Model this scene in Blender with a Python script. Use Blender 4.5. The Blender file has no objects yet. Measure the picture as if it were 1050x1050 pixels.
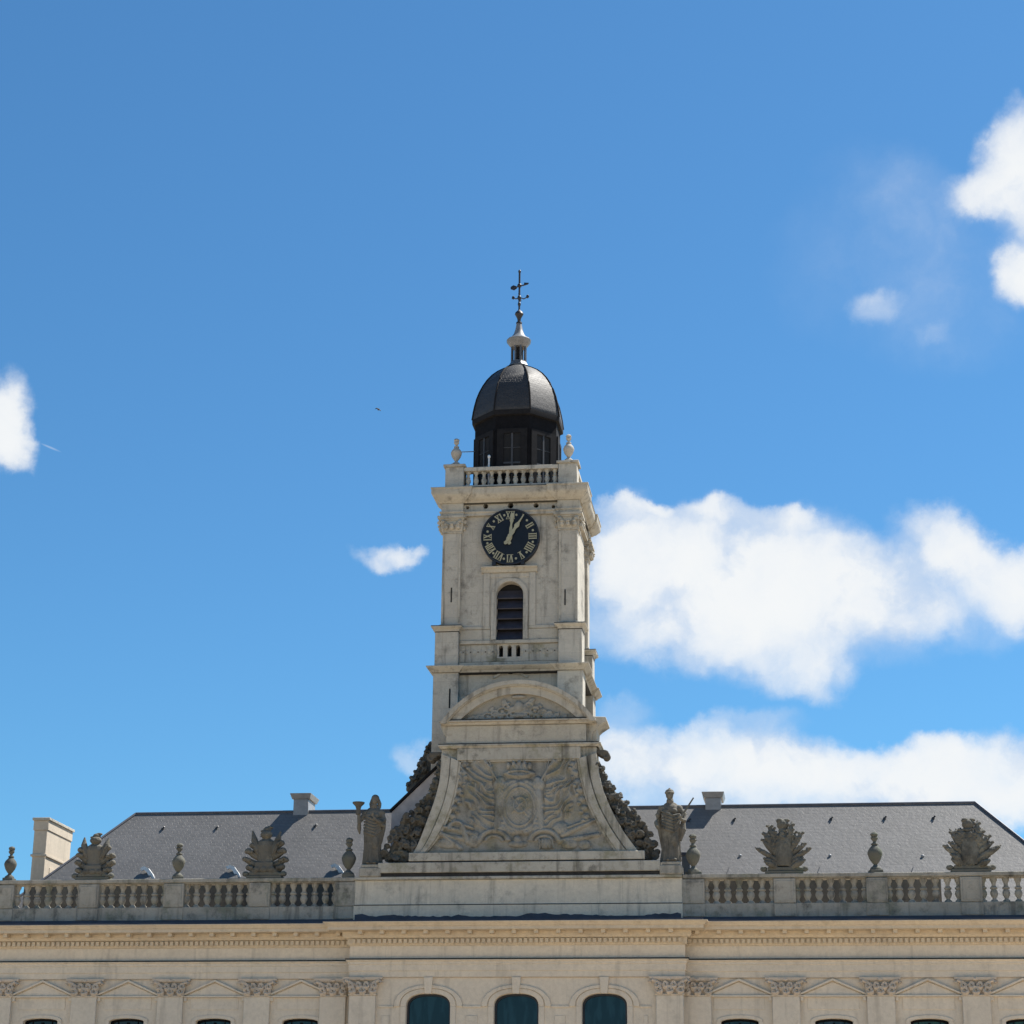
import bpy, bmesh, math, random
import numpy as np
from mathutils import Vector, Matrix
from mathutils.geometry import tessellate_polygon
random.seed(4)
PI = math.pi
scn = bpy.context.scene
COL = scn.collection

# ------------------------------------------------------------------ camera model
YAW, PIT, ROL, FPX, EYE = math.radians(7.87), math.radians(18.53), math.radians(.664), 2094.0, 1.6
_f = Vector((-math.sin(YAW)*math.cos(PIT), math.cos(YAW)*math.cos(PIT), math.sin(PIT)))
_r0 = Vector((math.cos(YAW), math.sin(YAW), 0)); _u0 = _r0.cross(_f)
_r = _r0*math.cos(ROL) + _u0*math.sin(ROL); _u = -_r0*math.sin(ROL) + _u0*math.cos(ROL)

def ray(x, y):
    return _r*((x-525)/FPX) + _u*(-(y-525)/FPX) + _f
def at(x, y, Y):
    "surveyed point: photo bearing (x, y) met at depth Y -> (X, Z)"
    w = ray(x, y); w = w*(Y/w.y)
    return w.x, w.z + EYE
def X_(x, y, Y): return at(x, y, Y)[0]
def Z_(x, y, Y): return at(x, y, Y)[1]

# ------------------------------------------------------------------ mesh helpers
class B:
    def __init__(s): s.bm = bmesh.new()
    def _quad(s, vs):
        try: s.bm.faces.new(vs)
        except ValueError: pass
    def box(s, x0, x1, y0, y1, z0, z1, taper=0.0):
        cx, cy = (x0+x1)/2, (y0+y1)/2; k = 1+taper
        v = [s.bm.verts.new((x, y, z0)) for x, y in ((x0,y0),(x1,y0),(x1,y1),(x0,y1))]
        w = [s.bm.verts.new((cx+(x-cx)*k, cy+(y-cy)*k, z1)) for x, y in ((x0,y0),(x1,y0),(x1,y1),(x0,y1))]
        s._quad(v[::-1]); s._quad(w)
        for i in range(4): s._quad((v[i], v[(i+1) % 4], w[(i+1) % 4], w[i]))
        return s
    def prism(s, pts, axis, a0, a1):
        def P(p, a):
            return {'y': (p[0], a, p[1]), 'x': (a, p[0], p[1]), 'z': (p[0], p[1], a)}[axis]
        v = [s.bm.verts.new(P(p, a0)) for p in pts]; w = [s.bm.verts.new(P(p, a1)) for p in pts]
        n = len(pts)
        if n <= 6: fs = [s.bm.faces.new(v), s.bm.faces.new(w[::-1])]
        else:
            for t in tessellate_polygon([[Vector((p[0], p[1], 0)) for p in pts]]):
                s._quad([v[i] for i in t]); s._quad([w[i] for i in t[::-1]])
        for i in range(n): s._quad((v[i], w[i], w[(i+1) % n], v[(i+1) % n]))
        return s
    def strip(s, inner, outer, y0, y1):
        "solid band between two (x,z) polylines of the same length"
        n = len(inner); bm = s.bm
        A = [[bm.verts.new((p[0], y, p[1])) for p in L] for y in (y0, y1) for L in (inner, outer)]
        for i in range(n-1):
            s._quad((A[0][i], A[0][i+1], A[1][i+1], A[1][i])); s._quad((A[2][i], A[3][i], A[3][i+1], A[2][i+1]))
            s._quad((A[0][i], A[2][i], A[2][i+1], A[0][i+1])); s._quad((A[1][i], A[1][i+1], A[3][i+1], A[3][i]))
        for i in (0, n-1): s._quad((A[0][i], A[1][i], A[3][i], A[2][i]))
        return s
    def lathe(s, prof, cx=0, cy=0, n=16, sy=1.0, rot=0.0, f=None):
        rings = []
        for r, z in prof:
            ring = []
            for k in range(n):
                a = 2*PI*k/n + rot
                rr = r*(f(a, z) if f else 1)
                ring.append(s.bm.verts.new((cx+rr*math.cos(a), cy+sy*rr*math.sin(a), z)))
            rings.append(ring)
        for a, b in zip(rings, rings[1:]):
            for k in range(n): s._quad((a[k], a[(k+1) % n], b[(k+1) % n], b[k]))
        s._quad(rings[0][::-1]); s._quad(rings[-1])
        return s
    def tube(s, pts, rad, n=8):
        pts = [Vector(p) for p in pts]
        if not isinstance(rad, (list, tuple)): rad = [rad]*len(pts)
        rings = []
        for i, p in enumerate(pts):
            d = (pts[min(i+1, len(pts)-1)] - pts[max(i-1, 0)]).normalized()
            ref = Vector((0, 0, 1)) if abs(d.z) < .9 else Vector((0, 1, 0))
            u = d.cross(ref).normalized(); v = d.cross(u)
            rings.append([s.bm.verts.new(p + rad[i]*(u*math.cos(2*PI*k/n) + v*math.sin(2*PI*k/n))) for k in range(n)])
        for a, b in zip(rings, rings[1:]):
            for k in range(n): s._quad((a[k], b[k], b[(k+1) % n], a[(k+1) % n]))
        s._quad(rings[0]); s._quad(rings[-1][::-1])
        return s
    def ell(s, c, r, rot=(0, 0, 0), sub=2):
        M = Matrix.Translation(Vector(c)) @ Matrix.Rotation(rot[2], 4, 'Z') @ Matrix.Rotation(rot[1], 4, 'Y') @ Matrix.Rotation(rot[0], 4, 'X') @ Matrix.Diagonal((r[0], r[1], r[2], 1))
        bmesh.ops.create_icosphere(s.bm, subdivisions=sub, radius=1, matrix=M)
        return s
    def sweep(s, prof, path, closed=False):
        "profile (out, z) swept along a plan path with the outside on its right; mitred corners"
        n = len(path); P = [Vector(p) for p in path]; rows = []
        for i in range(n):
            if closed: d0 = (P[i]-P[i-1]).normalized(); d1 = (P[(i+1) % n]-P[i]).normalized()
            else:
                d0 = (P[i]-P[i-1]).normalized() if i else (P[1]-P[0]).normalized()
                d1 = (P[i+1]-P[i]).normalized() if i < n-1 else d0
            n0 = Vector((d0.y, -d0.x)); n1 = Vector((d1.y, -d1.x))
            m = (n0+n1); m = m/(1+n0.dot(n1))
            rows.append([s.bm.verts.new((P[i].x+m.x*o, P[i].y+m.y*o, z)) for o, z in prof])
        R = list(zip(rows, rows[1:])) + ([(rows[-1], rows[0])] if closed else [])
        k = len(prof)
        for a, b in R:
            for j in range(k): s._quad((a[j], b[j], b[(j+1) % k], a[(j+1) % k]))
        if not closed:
            s._quad(rows[0]); s._quad(rows[-1][::-1])
        return s
    def wall(s, outer, holes, y, depth):
        "flat front with holes, each hole with a reveal of the given depth"
        bm = s.bm; E = []; loops = []
        for L in [outer]+holes:
            vs = [bm.verts.new((p[0], y, p[1])) for p in L]; loops.append(vs)
            for i in range(len(vs)): E.append(bm.edges.new((vs[i], vs[(i+1) % len(vs)])))
        bmesh.ops.triangle_fill(bm, edges=E, use_beauty=True)
        for vs in loops[1:]:
            w = [bm.verts.new((v.co.x, y+depth, v.co.z)) for v in vs]
            for i in range(len(vs)): s._quad((vs[i], vs[(i+1) % len(vs)], w[(i+1) % len(vs)], w[i]))
        return s

def wloc(o):
    l = Vector((0, 0, 0))
    while o: l += o.location; o = o.parent
    return l
def newobj(name, data, parent=None, loc=None):
    o = bpy.data.objects.new(name, data); COL.objects.link(o); o.parent = parent
    if loc is not None: o.location = Vector(loc) - (wloc(parent) if parent else Vector((0, 0, 0)))
    return o
def part(name, b, mat, parent, sharp=32, bevel=0, voxel=0, smooth=0, recalc=True, label=None, at0=None):
    bm = b.bm
    if at0 is None: bmesh.ops.translate(bm, verts=bm.verts, vec=-wloc(parent))
    if recalc: bmesh.ops.recalc_face_normals(bm, faces=bm.faces)
    for f in bm.faces: f.smooth = True
    for e in bm.edges:
        if len(e.link_faces) == 2 and e.calc_face_angle(0) > math.radians(sharp): e.smooth = False
    me = bpy.data.meshes.new(name); bm.to_mesh(me); bm.free()
    for m in (mat if isinstance(mat, (list, tuple)) else [mat]): me.materials.append(m)
    o = newobj(name, me, parent)
    if at0 is not None: o.location = Vector(at0) - wloc(parent)
    if voxel:
        m = o.modifiers.new('fuse', 'REMESH'); m.mode = 'VOXEL'; m.voxel_size = voxel; m.use_smooth_shade = True
        if smooth:
            m = o.modifiers.new('soften', 'SMOOTH'); m.factor = .5; m.iterations = smooth
    if bevel:
        m = o.modifiers.new('edge', 'BEVEL'); m.width = bevel; m.segments = 1; m.limit_method = 'ANGLE'; m.angle_limit = math.radians(40)
    if label: o['label'] = label
    return o
def repeat(src, parent, loc):
    o = src.copy(); COL.objects.link(o); o.parent = parent; o.location = Vector(loc) - wloc(parent)
    return o
def thing(name, label, cat, loc=(0, 0, 0), group=None):
    o = bpy.data.objects.new(name, None); COL.objects.link(o); o.location = loc; o.empty_display_size = .3
    return tag(o, label, cat, group)
def tag(o, label, cat, group=None):
    o['label'] = label; o['category'] = cat
    if group: o['group'] = group
    return o
def dup(root, loc, label, rz=0.0, sc=1.0):
    r = root.copy(); COL.objects.link(r); r.location = loc; r['label'] = label; r.rotation_euler = (0, 0, rz); r.scale = (sc,)*3
    for ch in list(root.children):
        c = ch.copy(); COL.objects.link(c); c.parent = r
        for g in list(ch.children):
            d = g.copy(); COL.objects.link(d); d.parent = c
    return r

# ------------------------------------------------------------------ materials
def newmat(name):
    m = bpy.data.materials.new(name); m.use_nodes = True
    nt = m.node_tree; bs = nt.nodes['Principled BSDF']
    return m, nt, bs
def N(nt, t, **kw):
    n = nt.nodes.new(t)
    for k, v in kw.items(): setattr(n, k, v)
    return n
def noise(nt, src, scale, detail=5, rough=.6, vec=(1, 1, 1)):
    mp = N(nt, 'ShaderNodeMapping'); mp.inputs['Scale'].default_value = vec; nt.links.new(src, mp.inputs[0])
    n = N(nt, 'ShaderNodeTexNoise'); n.inputs['Scale'].default_value = scale; n.inputs['Detail'].default_value = detail; n.inputs['Roughness'].default_value = rough
    nt.links.new(mp.outputs[0], n.inputs['Vector']); return n.outputs['Fac']
def ramp(nt, fac, lo, hi, a=0.0, b=1.0):
    n = N(nt, 'ShaderNodeMapRange'); n.interpolation_type = 'SMOOTHSTEP'
    for i, v in ((1, lo), (2, hi), (3, a), (4, b)): n.inputs[i].default_value = v
    nt.links.new(fac, n.inputs[0]); return n.outputs[0]
def mixc(nt, fac, a, b, mode='MIX'):
    n = N(nt, 'ShaderNodeMix', data_type='RGBA', blend_type=mode)
    if isinstance(fac, float): n.inputs[0].default_value = fac
    else: nt.links.new(fac, n.inputs[0])
    for i, v in ((6, a), (7, b)):
        if isinstance(v, tuple): n.inputs[i].default_value = v+(1,)
        else: nt.links.new(v, n.inputs[i])
    return n.outputs[2]
def math2(nt, op, a, b):
    n = N(nt, 'ShaderNodeMath', operation=op)
    for i, v in ((0, a), (1, b)):
        if isinstance(v, (int, float)): n.inputs[i].default_value = v
        else: nt.links.new(v, n.inputs[i])
    return n.outputs[0]
def stone(name, base, alt, dark, stain=.5, streak=.4, fine=.35, bump=.35, blocks=None, lich=None, seed=0.0, rough=.88):
    """weathered masonry: two tones, vertical rain streaks, black crust blotches, pits, optional coursed joints and lichen"""
    m, nt, bs = newmat(name); g = N(nt, 'ShaderNodeNewGeometry')
    ad = N(nt, 'ShaderNodeVectorMath', operation='ADD'); nt.links.new(g.outputs['Position'], ad.inputs[0]); ad.inputs[1].default_value = (seed*7.3, seed*3.1, seed*5.7)
    P = ad.outputs[0]
    c = mixc(nt, ramp(nt, noise(nt, P, .55, 6, .65), .35, .68), base, alt)
    c = mixc(nt, ramp(nt, noise(nt, P, 9, 6, .7), .3, .75, 0.0, .55), c, tuple(v*.72 for v in base))
    if lich: c = mixc(nt, ramp(nt, noise(nt, P, 1.1, 7, .72), .5, .66, 0.0, .75), c, lich)
    st = noise(nt, P, 1.0, 6, .62, (3.6, 3.6, .33))
    c = mixc(nt, ramp(nt, st, .52, .74, 0.0, streak), c, dark)
    bl = noise(nt, P, 1.7, 9, .72)
    c = mixc(nt, ramp(nt, bl, .5, .72, 0.0, stain), c, dark)
    fn = noise(nt, P, 28, 4, .7)
    c = mixc(nt, ramp(nt, fn, .55, .8, 0.0, fine), c, dark)
    hgt = math2(nt, 'ADD', noise(nt, P, 14, 6, .7), math2(nt, 'MULTIPLY', fn, .5))
    if blocks:
        bw, bh, js = blocks
        sp = N(nt, 'ShaderNodeSeparateXYZ'); nt.links.new(g.outputs['Position'], sp.inputs[0])
        cb = N(nt, 'ShaderNodeCombineXYZ'); nt.links.new(math2(nt, 'ADD', sp.outputs[0], sp.outputs[1]), cb.inputs[0]); nt.links.new(sp.outputs[2], cb.inputs[1])
        br = N(nt, 'ShaderNodeTexBrick'); nt.links.new(cb.outputs[0], br.inputs[0]); br.inputs['Scale'].default_value = 1
        br.inputs['Brick Width'].default_value = bw; br.inputs['Row Height'].default_value = bh; br.inputs['Mortar Size'].default_value = .009; br.inputs['Mortar Smooth'].default_value = .4
        br.inputs['Color1'].default_value = (1, 1, 1, 1); br.inputs['Color2'].default_value = (.86, .86, .86, 1); br.inputs['Mortar'].default_value = (.45, .43, .4, 1)
        c = mixc(nt, js, c, br.outputs[0], 'MULTIPLY')
        hgt = math2(nt, 'SUBTRACT', hgt, math2(nt, 'MULTIPLY', br.outputs['Fac'], js*1.5))
    nt.links.new(c, bs.inputs['Base Color']); bs.inputs['Roughness'].default_value = rough; bs.inputs['Specular IOR Level'].default_value = .25
    b = N(nt, 'ShaderNodeBump'); b.inputs['Strength'].default_value = bump; b.inputs['Distance'].default_value = .03
    nt.links.new(hgt, b.inputs['Height']); nt.links.new(b.outputs[0], bs.inputs['Normal'])
    return m
def plain(name, col, rough=.5, metal=0.0, var=.25, scale=6, spec=.5, bump=0.0):
    m, nt, bs = newmat(name); g = N(nt, 'ShaderNodeNewGeometry')
    f = noise(nt, g.outputs['Position'], scale, 6, .65)
    c = mixc(nt, ramp(nt, f, .3, .7), col, tuple(v*(1-var) for v in col))
    nt.links.new(c, bs.inputs['Base Color']); bs.inputs['Roughness'].default_value = rough; bs.inputs['Metallic'].default_value = metal; bs.inputs['Specular IOR Level'].default_value = spec
    if bump:
        b = N(nt, 'ShaderNodeBump'); b.inputs['Strength'].default_value = bump; b.inputs['Distance'].default_value = .02
        nt.links.new(f, b.inputs['Height']); nt.links.new(b.outputs[0], bs.inputs['Normal'])
    return m
def slate(name, col, col2, row=.16, wid=.22, rough=.55):
    m, nt, bs = newmat(name); g = N(nt, 'ShaderNodeNewGeometry')
    sp = N(nt, 'ShaderNodeSeparateXYZ'); nt.links.new(g.outputs['Position'], sp.inputs[0])
    cb = N(nt, 'ShaderNodeCombineXYZ'); nt.links.new(math2(nt, 'ADD', sp.outputs[0], math2(nt, 'MULTIPLY', sp.outputs[1], .73)), cb.inputs[0]); nt.links.new(math2(nt, 'MULTIPLY', sp.outputs[2], 1.34), cb.inputs[1])
    br = N(nt, 'ShaderNodeTexBrick'); nt.links.new(cb.outputs[0], br.inputs[0]); br.inputs['Scale'].default_value = 1
    br.inputs['Brick Width'].default_value = wid; br.inputs['Row Height'].default_value = row; br.inputs['Mortar Size'].default_value = .006; br.inputs['Bias'].default_value = 0
    br.inputs['Color1'].default_value = col+(1,); br.inputs['Color2'].default_value = col2+(1,); br.inputs['Mortar'].default_value = tuple(v*.68 for v in col)+(1,)
    P = g.outputs['Position']
    c = mixc(nt, ramp(nt, noise(nt, P, .35, 7, .7, (1, 1, 2.2)), .35, .7, 0.0, .55), br.outputs[0], tuple(v*.68 for v in col))
    c = mixc(nt, ramp(nt, noise(nt, P, 1.6, 6, .7, (1, 1, 3)), .6, .78, 0.0, .5), c, tuple(min(1, v*1.5) for v in col2))
    nt.links.new(c, bs.inputs['Base Color']); bs.inputs['Roughness'].default_value = rough
    b = N(nt, 'ShaderNodeBump'); b.inputs['Strength'].default_value = .5; b.inputs['Distance'].default_value = .02
    nt.links.new(math2(nt, 'SUBTRACT', noise(nt, P, 7, 4), br.outputs['Fac']), b.inputs['Height']); nt.links.new(b.outputs[0], bs.inputs['Normal'])
    return m

M_cream = stone('cream_render', (.70, .60, .47), (.63, .545, .435), (.17, .145, .12), .2, .3, .22, .2, seed=1)
M_creamcarve = stone('cream_carved', (.62, .51, .40), (.52, .44, .35), (.15, .13, .1), .35, .3, .35, .4, seed=2)
M_ochre = stone('cornice_limestone', (.64, .53, .385), (.57, .475, .36), (.18, .13, .08), .3, .2, .3, .3, seed=3)
M_tower = stone('tower_limestone', (.52, .485, .415), (.43, .40, .345), (.07, .068, .06), .6, .65, .55, .5, blocks=(1.1, .42, .2), seed=4)
M_towertrim = stone('tower_trim', (.47, .435, .365), (.385, .355, .295), (.06, .055, .048), .7, .6, .55, .4, seed=5)
M_parapet = stone('parapet_stone', (.66, .59, .475), (.56, .51, .42), (.12, .12, .115), .45, .5, .35, .35, blocks=(1.9, .75, .3), seed=6)
M_balus = stone('balustrade_stone', (.38, .35, .295), (.28, .265, .225), (.05, .05, .046), .8, .65, .5, .5, lich=(.16, .165, .12), seed=7)
M_gable = stone('gable_stone', (.46, .43, .365), (.36, .335, .285), (.06, .058, .048), .85, .8, .45, .5, lich=(.22, .205, .13), seed=8)
M_relief = stone('relief_stone', (.35, .335, .295), (.27, .26, .23), (.06, .058, .05), .65, .45, .6, .5, lich=(.22, .205, .135), seed=9)
M_dark = stone('blackened_stone', (.12, .112, .096), (.06, .058, .052), (.02, .021, .023), .6, .3, .5, .7, lich=(.14, .13, .10), seed=10)
M_statue = stone('statue_stone', (.185, .168, .138), (.085, .08, .068), (.02, .019, .018), .85, .7, .4, .5, lich=(.235, .215, .17), seed=11)
M_trophy = stone('trophy_stone', (.16, .148, .122), (.085, .082, .07), (.022, .022, .02), .75, .5, .5, .6, lich=(.24, .225, .18), seed=15)
M_urn = stone('urn_stone', (.15, .145, .12), (.10, .10, .088), (.03, .03, .028), .55, .3, .4, .5, lich=(.11, .125, .09), seed=12)
M_paleurn = stone('pale_urn_stone', (.46, .43, .38), (.38, .36, .32), (.12, .11, .1), .4, .3, .3, .4, seed=13)
M_white = stone('white_chimney_render', (.53, .455, .36), (.47, .405, .32), (.25, .22, .18), .2, .25, .2, .2, seed=14)
M_slate = slate('roof_slate', (.122, .117, .112), (.142, .136, .131))
M_domes = slate('dome_slate', (.022, .0215, .023), (.034, .033, .034), .13, .17, .62)
M_lead = plain('lead_sheet', (.022, .032, .06), .5, 0.0, .4, 4, .5, .3)
M_zinc = plain('pale_zinc', (.30, .30, .305), .45, 0.0, .25, 3)
M_grimshade = plain('soot_dirt_shade', (.03, .028, .026), .9, 0, .5, 8)  # dirt; its strips on the tower ledges also paint shade
M_drum = plain('dark_painted_wood', (.007, .007, .009), .85, 0, .4, 6, .15)
M_drumpale = plain('grey_painted_wood', (.016, .0155, .017), .8, 0, .35, 6, .15)
M_sash = plain('pale_sash', (.16, .17, .19), .5, 0, .3, 9)
M_sash2 = plain('drum_sash', (.045, .045, .05), .6, 0, .3, 9)
M_lantern = plain('lantern_lead', (.10, .103, .11), .45, 0, .35, 7)
M_iron = plain('wrought_iron', (.012, .014, .022), .5, 0, .3, 12)
M_clock = plain('clock_enamel', (.006, .009, .016), .45, 0, .3, 3, .3)
M_gilt = plain('dull_gilt', (.36, .345, .235), .5, 0, .25, 14)
M_louvre = plain('louvre_slate', (.038, .036, .050), .6, 0, .4, 5)
M_hole = plain('dark_void', (.008, .008, .009), .9, 0, .2)
M_whitepaint = plain('white_paint', (.72, .72, .72), .45, 0, .15, 9)
M_bluebox = plain('blue_grey_steel', (.055, .07, .10), .45, 0, .25, 5)
def glass(name, col, col2):
    m, nt, bs = newmat(name); g = N(nt, 'ShaderNodeNewGeometry')
    c = mixc(nt, ramp(nt, noise(nt, g.outputs['Position'], 2.2, 3, .5, (2.5, 1, .6)), .45, .6), col, col2)
    nt.links.new(c, bs.inputs['Base Color']); bs.inputs['Roughness'].default_value = .08; bs.inputs['Specular IOR Level'].default_value = .4
    return m
M_glass = glass('dark_teal_glass', (.003, .012, .019), (.009, .028, .040))
M_glassblue = glass('blue_grey_curtain_glass', (.03, .045, .065), (.012, .02, .03))
M_glassgreen = glass('green_curtain_glass', (.02, .05, .035), (.008, .022, .02))
M_glassblack = glass('black_glass', (.006, .007, .009), (.014, .012, .012))
M_feather = plain('dark_feathers', (.02, .02, .022), .7, 0, .3, 30)

# ================================================================== THE SETTING
YW, YR = 60.0, 59.6                         # wing and centre-block wall planes
XL, XR = -25.1, 9.5                         # ends of the building
RL, RR = X_(361, 975, YR), X_(700.5, 970, YR)
DEP = 70.9

def ground():
    m, nt, bs = newmat('stone_paving'); g = N(nt, 'ShaderNodeNewGeometry')
    br = N(nt, 'ShaderNodeTexBrick'); nt.links.new(g.outputs['Position'], br.inputs[0]); br.inputs['Scale'].default_value = 1
    br.inputs['Brick Width'].default_value = .5; br.inputs['Row Height'].default_value = .3; br.inputs['Mortar Size'].default_value = .012
    br.inputs['Color1'].default_value = (.50, .395, .275, 1); br.inputs['Color2'].default_value = (.44, .345, .24, 1); br.inputs['Mortar'].default_value = (.16, .15, .13, 1)
    c = mixc(nt, ramp(nt, noise(nt, g.outputs['Position'], .2, 6), .3, .7, 0.0, .4), br.outputs[0], (.34, .275, .195))
    nt.links.new(c, bs.inputs['Base Color']); bs.inputs['Roughness'].default_value = .85
    b = B(); b.box(-900, 900, -900, 1500, -.5, 0)
    o = part('ground', b, m, None); o['kind'] = 'structure'
ground()

# ------------------------------------------------------------------ town hall
hall = thing('town_hall', 'long cream town hall facade with arched windows, pilasters and a grey slate roof', 'building', (-7.9, 60, 0))

winL = [X_(p, 1044, YW) for p in (42, 130, 219, 308)]
winR = [X_(p, 1041, YW) for p in (758.4, 855, 953, 1051)]
winC = [X_(p, 1030, YR) for p in (439, 529.3, 619.8)]
WZ = 6.47                                    # crown of the wing windows
def arch(cx, hw, z0, zs, rise, n=2.0, k=14):
    L = [(cx-hw, z0), (cx+hw, z0)]
    for i in range(k+1):
        a = PI*i/k; c, s_ = math.cos(a), math.sin(a)
        L.append((cx+hw*math.copysign(abs(c)**(2/n), c), zs+rise*abs(s_)**(2/n)))
    return L
def archtop(cx, hw, zs, rise, n=2.0, k=18):
    return arch(cx, hw, 0, zs, rise, n, k)[2:]
hwW, hwC = .53, .645
ZC = Z_(529, 1018.6, YR)                     # crown of the centre windows
def open_w(cx): return arch(cx, hwW, 4.0, WZ-.09, .09, 2.0, 8)
def open_c(cx): return arch(cx, hwC, 3.6, ZC-.36, .36, 2.5, 16)
TOPW = 9.0
b = B()
b.wall([(XL, 0), (RL, 0), (RL, TOPW), (XL, TOPW)], [open_w(x) for x in winL], YW, .28)
b.wall([(RR, 0), (XR, 0), (XR, TOPW), (RR, TOPW)], [open_w(x) for x in winR], YW, .28)
b.wall([(RL, 0), (RR, 0), (RR, TOPW), (RL, TOPW)], [open_c(x) for x in winC], YR, .32)
bm = b.bm
for x in (RL, RR): b._quad([bm.verts.new(p) for p in ((x, YR, 0), (x, YW, 0), (x, YW, TOPW), (x, YR, TOPW))])
for x in (XL, XR): b._quad([bm.verts.new(p) for p in ((x, YW, 0), (x, DEP, 0), (x, DEP, TOPW), (x, YW, TOPW))])
b._quad([bm.verts.new(p) for p in ((XL, DEP, 0), (XR, DEP, 0), (XR, DEP, TOPW), (XL, DEP, TOPW))])
b._quad([bm.verts.new(p) for p in ((XL, YW, TOPW), (XR, YW, TOPW), (XR, DEP, TOPW), (XL, DEP, TOPW))])
part('wall', b, M_cream, hall, recalc=False)

PATH = [(XL, DEP), (XL, YW), (RL, YW), (RL, YR), (RR, YR), (RR, YW), (XR, YW), (XR, DEP)]
# the path runs with the street on its right hand
def ent(prof): return B().sweep(prof, PATH)
b = ent([(0, 7.61), (.05, 7.61), (.05, 7.78), (.075, 7.785), (.075, 7.97), (.10, 7.975), (.10, 8.045), (.15, 8.075), (.15, 8.10), (0, 8.11)])
part('architrave', b, M_cream, hall, bevel=.006)
part('drip_strip', ent([(0, 8.112), (.165, 8.107), (.165, 8.132), (0, 8.14)]), M_grimshade, hall)
part('dirt_shade_line', ent([(0, 7.585), (.02, 7.585), (.052, 7.6), (.052, 7.609), (0, 7.609)]), M_creamcarve, hall)
part('frieze', ent([(0, 8.141), (.055, 8.141), (.055, 8.50), (0, 8.50)]), M_cream, hall)
b = ent([(0, 8.502), (.08, 8.502), (.12, 8.545), (.12, 8.70), (.20, 8.715), (.25, 8.77), (.25, 8.885), (.62, 8.905), (.62, 9.005), (.655, 9.012), (.68, 9.06), (.74, 9.10), (.74, 9.125), (0, 9.16)])
def along(p0, p1, step, fn):
    L = p1-p0; n = max(1, int(L/step)); s_ = L/n
    for i in range(n): fn(p0+(i+.5)*s_)
for x0, x1, y in ((XL+.1, RL-.1, YW), (RL, RR, YR), (RR+.1, XR-.1, YW)):
    along(x0, x1, .152, lambda x: b.box(x-.047, x+.047, y-.19, y-.118, 8.565, 8.69))
    along(x0, x1, .62, lambda x: b.box(x-.06, x+.06, y-.52, y-.245, 8.80, 8.90))
part('cornice', b, M_ochre, hall)
part('lead_gutter', ent([(.0, 9.161), (.60, 9.14), (.60, 9.19), (0, 9.24)]), M_lead, hall)

# pilasters with corinthian capitals
def capital_mb(w, z0, z1, d):
    "leafy capital local to x=0,y=0 (front towards -y)"
    b = B(); h = z1-z0
    b.prism([(-w*.5, z0), (w*.5, z0), (w*.62, z1-h*.16), (-w*.62, z1-h*.16)], 'y', -d*.55, .05)
    b.box(-w*.76, w*.76, -d*1.25, .05, z1-h*.14, z1-.004); b.box(-w*.70, w*.70, -d*1.1, .05, z1-h*.20, z1-h*.135)
    for row, (zz, nn, sc) in enumerate(((z0+h*.02, 3, 1.0), (z0+h*.30, 4, .9))):
        for i in range(nn):
            x = (i-(nn-1)/2)*w*1.16/nn
            q = w*.17*sc
            b.tube([(x, -d*.55, zz), (x, -d*.85, zz+h*.17), (x*1.04, -d*1.05, zz+h*.28), (x*1.06, -d*1.4, zz+h*.31), (x*1.06, -d*1.42, zz+h*.25)], [q*.8, q, q*.9, q*.6, q*.3], 7)
    for sx in (-1, 1):
        b.tube([(sx*w*.2, -d*.7, z0+h*.45), (sx*w*.45, -d*1.0, z0+h*.68), (sx*w*.66, -d*1.2, z1-h*.2), (sx*w*.74, -d*1.2, z1-h*.30), (sx*w*.66, -d*1.2, z1-h*.36)], [w*.05, w*.06, w*.07, w*.075, w*.05], 6)
    b.ell((0, -d*1.25, z1-h*.13), (w*.12, d*.3, h*.1), sub=1)
    return b
PW = .78
capsrc = None
def pilaster(cx, y, w=PW, d=.13):
    global capsrc
    p = part('pilaster', B().box(cx-w/2, cx+w/2, y-d, y+.02, .9, 7.085).box(cx-w/2-.05, cx+w/2+.05, y-d-.06, y+.02, .0, .9).box(cx-w/2-.03, cx+w/2+.03, y-d-.03, y+.02, 7.086, 7.12), M_cream, hall, bevel=.012)
    if capsrc is None: 
        capsrc = part('capital', capital_mb(PW*.98, 0, .485, .13), M_creamcarve, p, at0=(cx, y-.005, 7.122))
    else: repeat(capsrc, p, (cx, y-.005, 7.122))
pxs = [winL[0]-1.32] + [(a+c)/2 for a, c in zip(winL, winL[1:])]
for x in pxs: pilaster(x, YW)
pilaster(X_(342.5, 1030, YW)-.02, YW); pilaster(X_(372, 1030, YR), YR)
pilaster(X_(687, 1025, YR), YR); pilaster(X_(714, 1025, YW)+.04, YW)
pxr = [(a+c)/2 for a, c in zip(winR, winR[1:])] + [winR[-1]+1.32]
for x in pxr: pilaster(x, YW)

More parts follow.
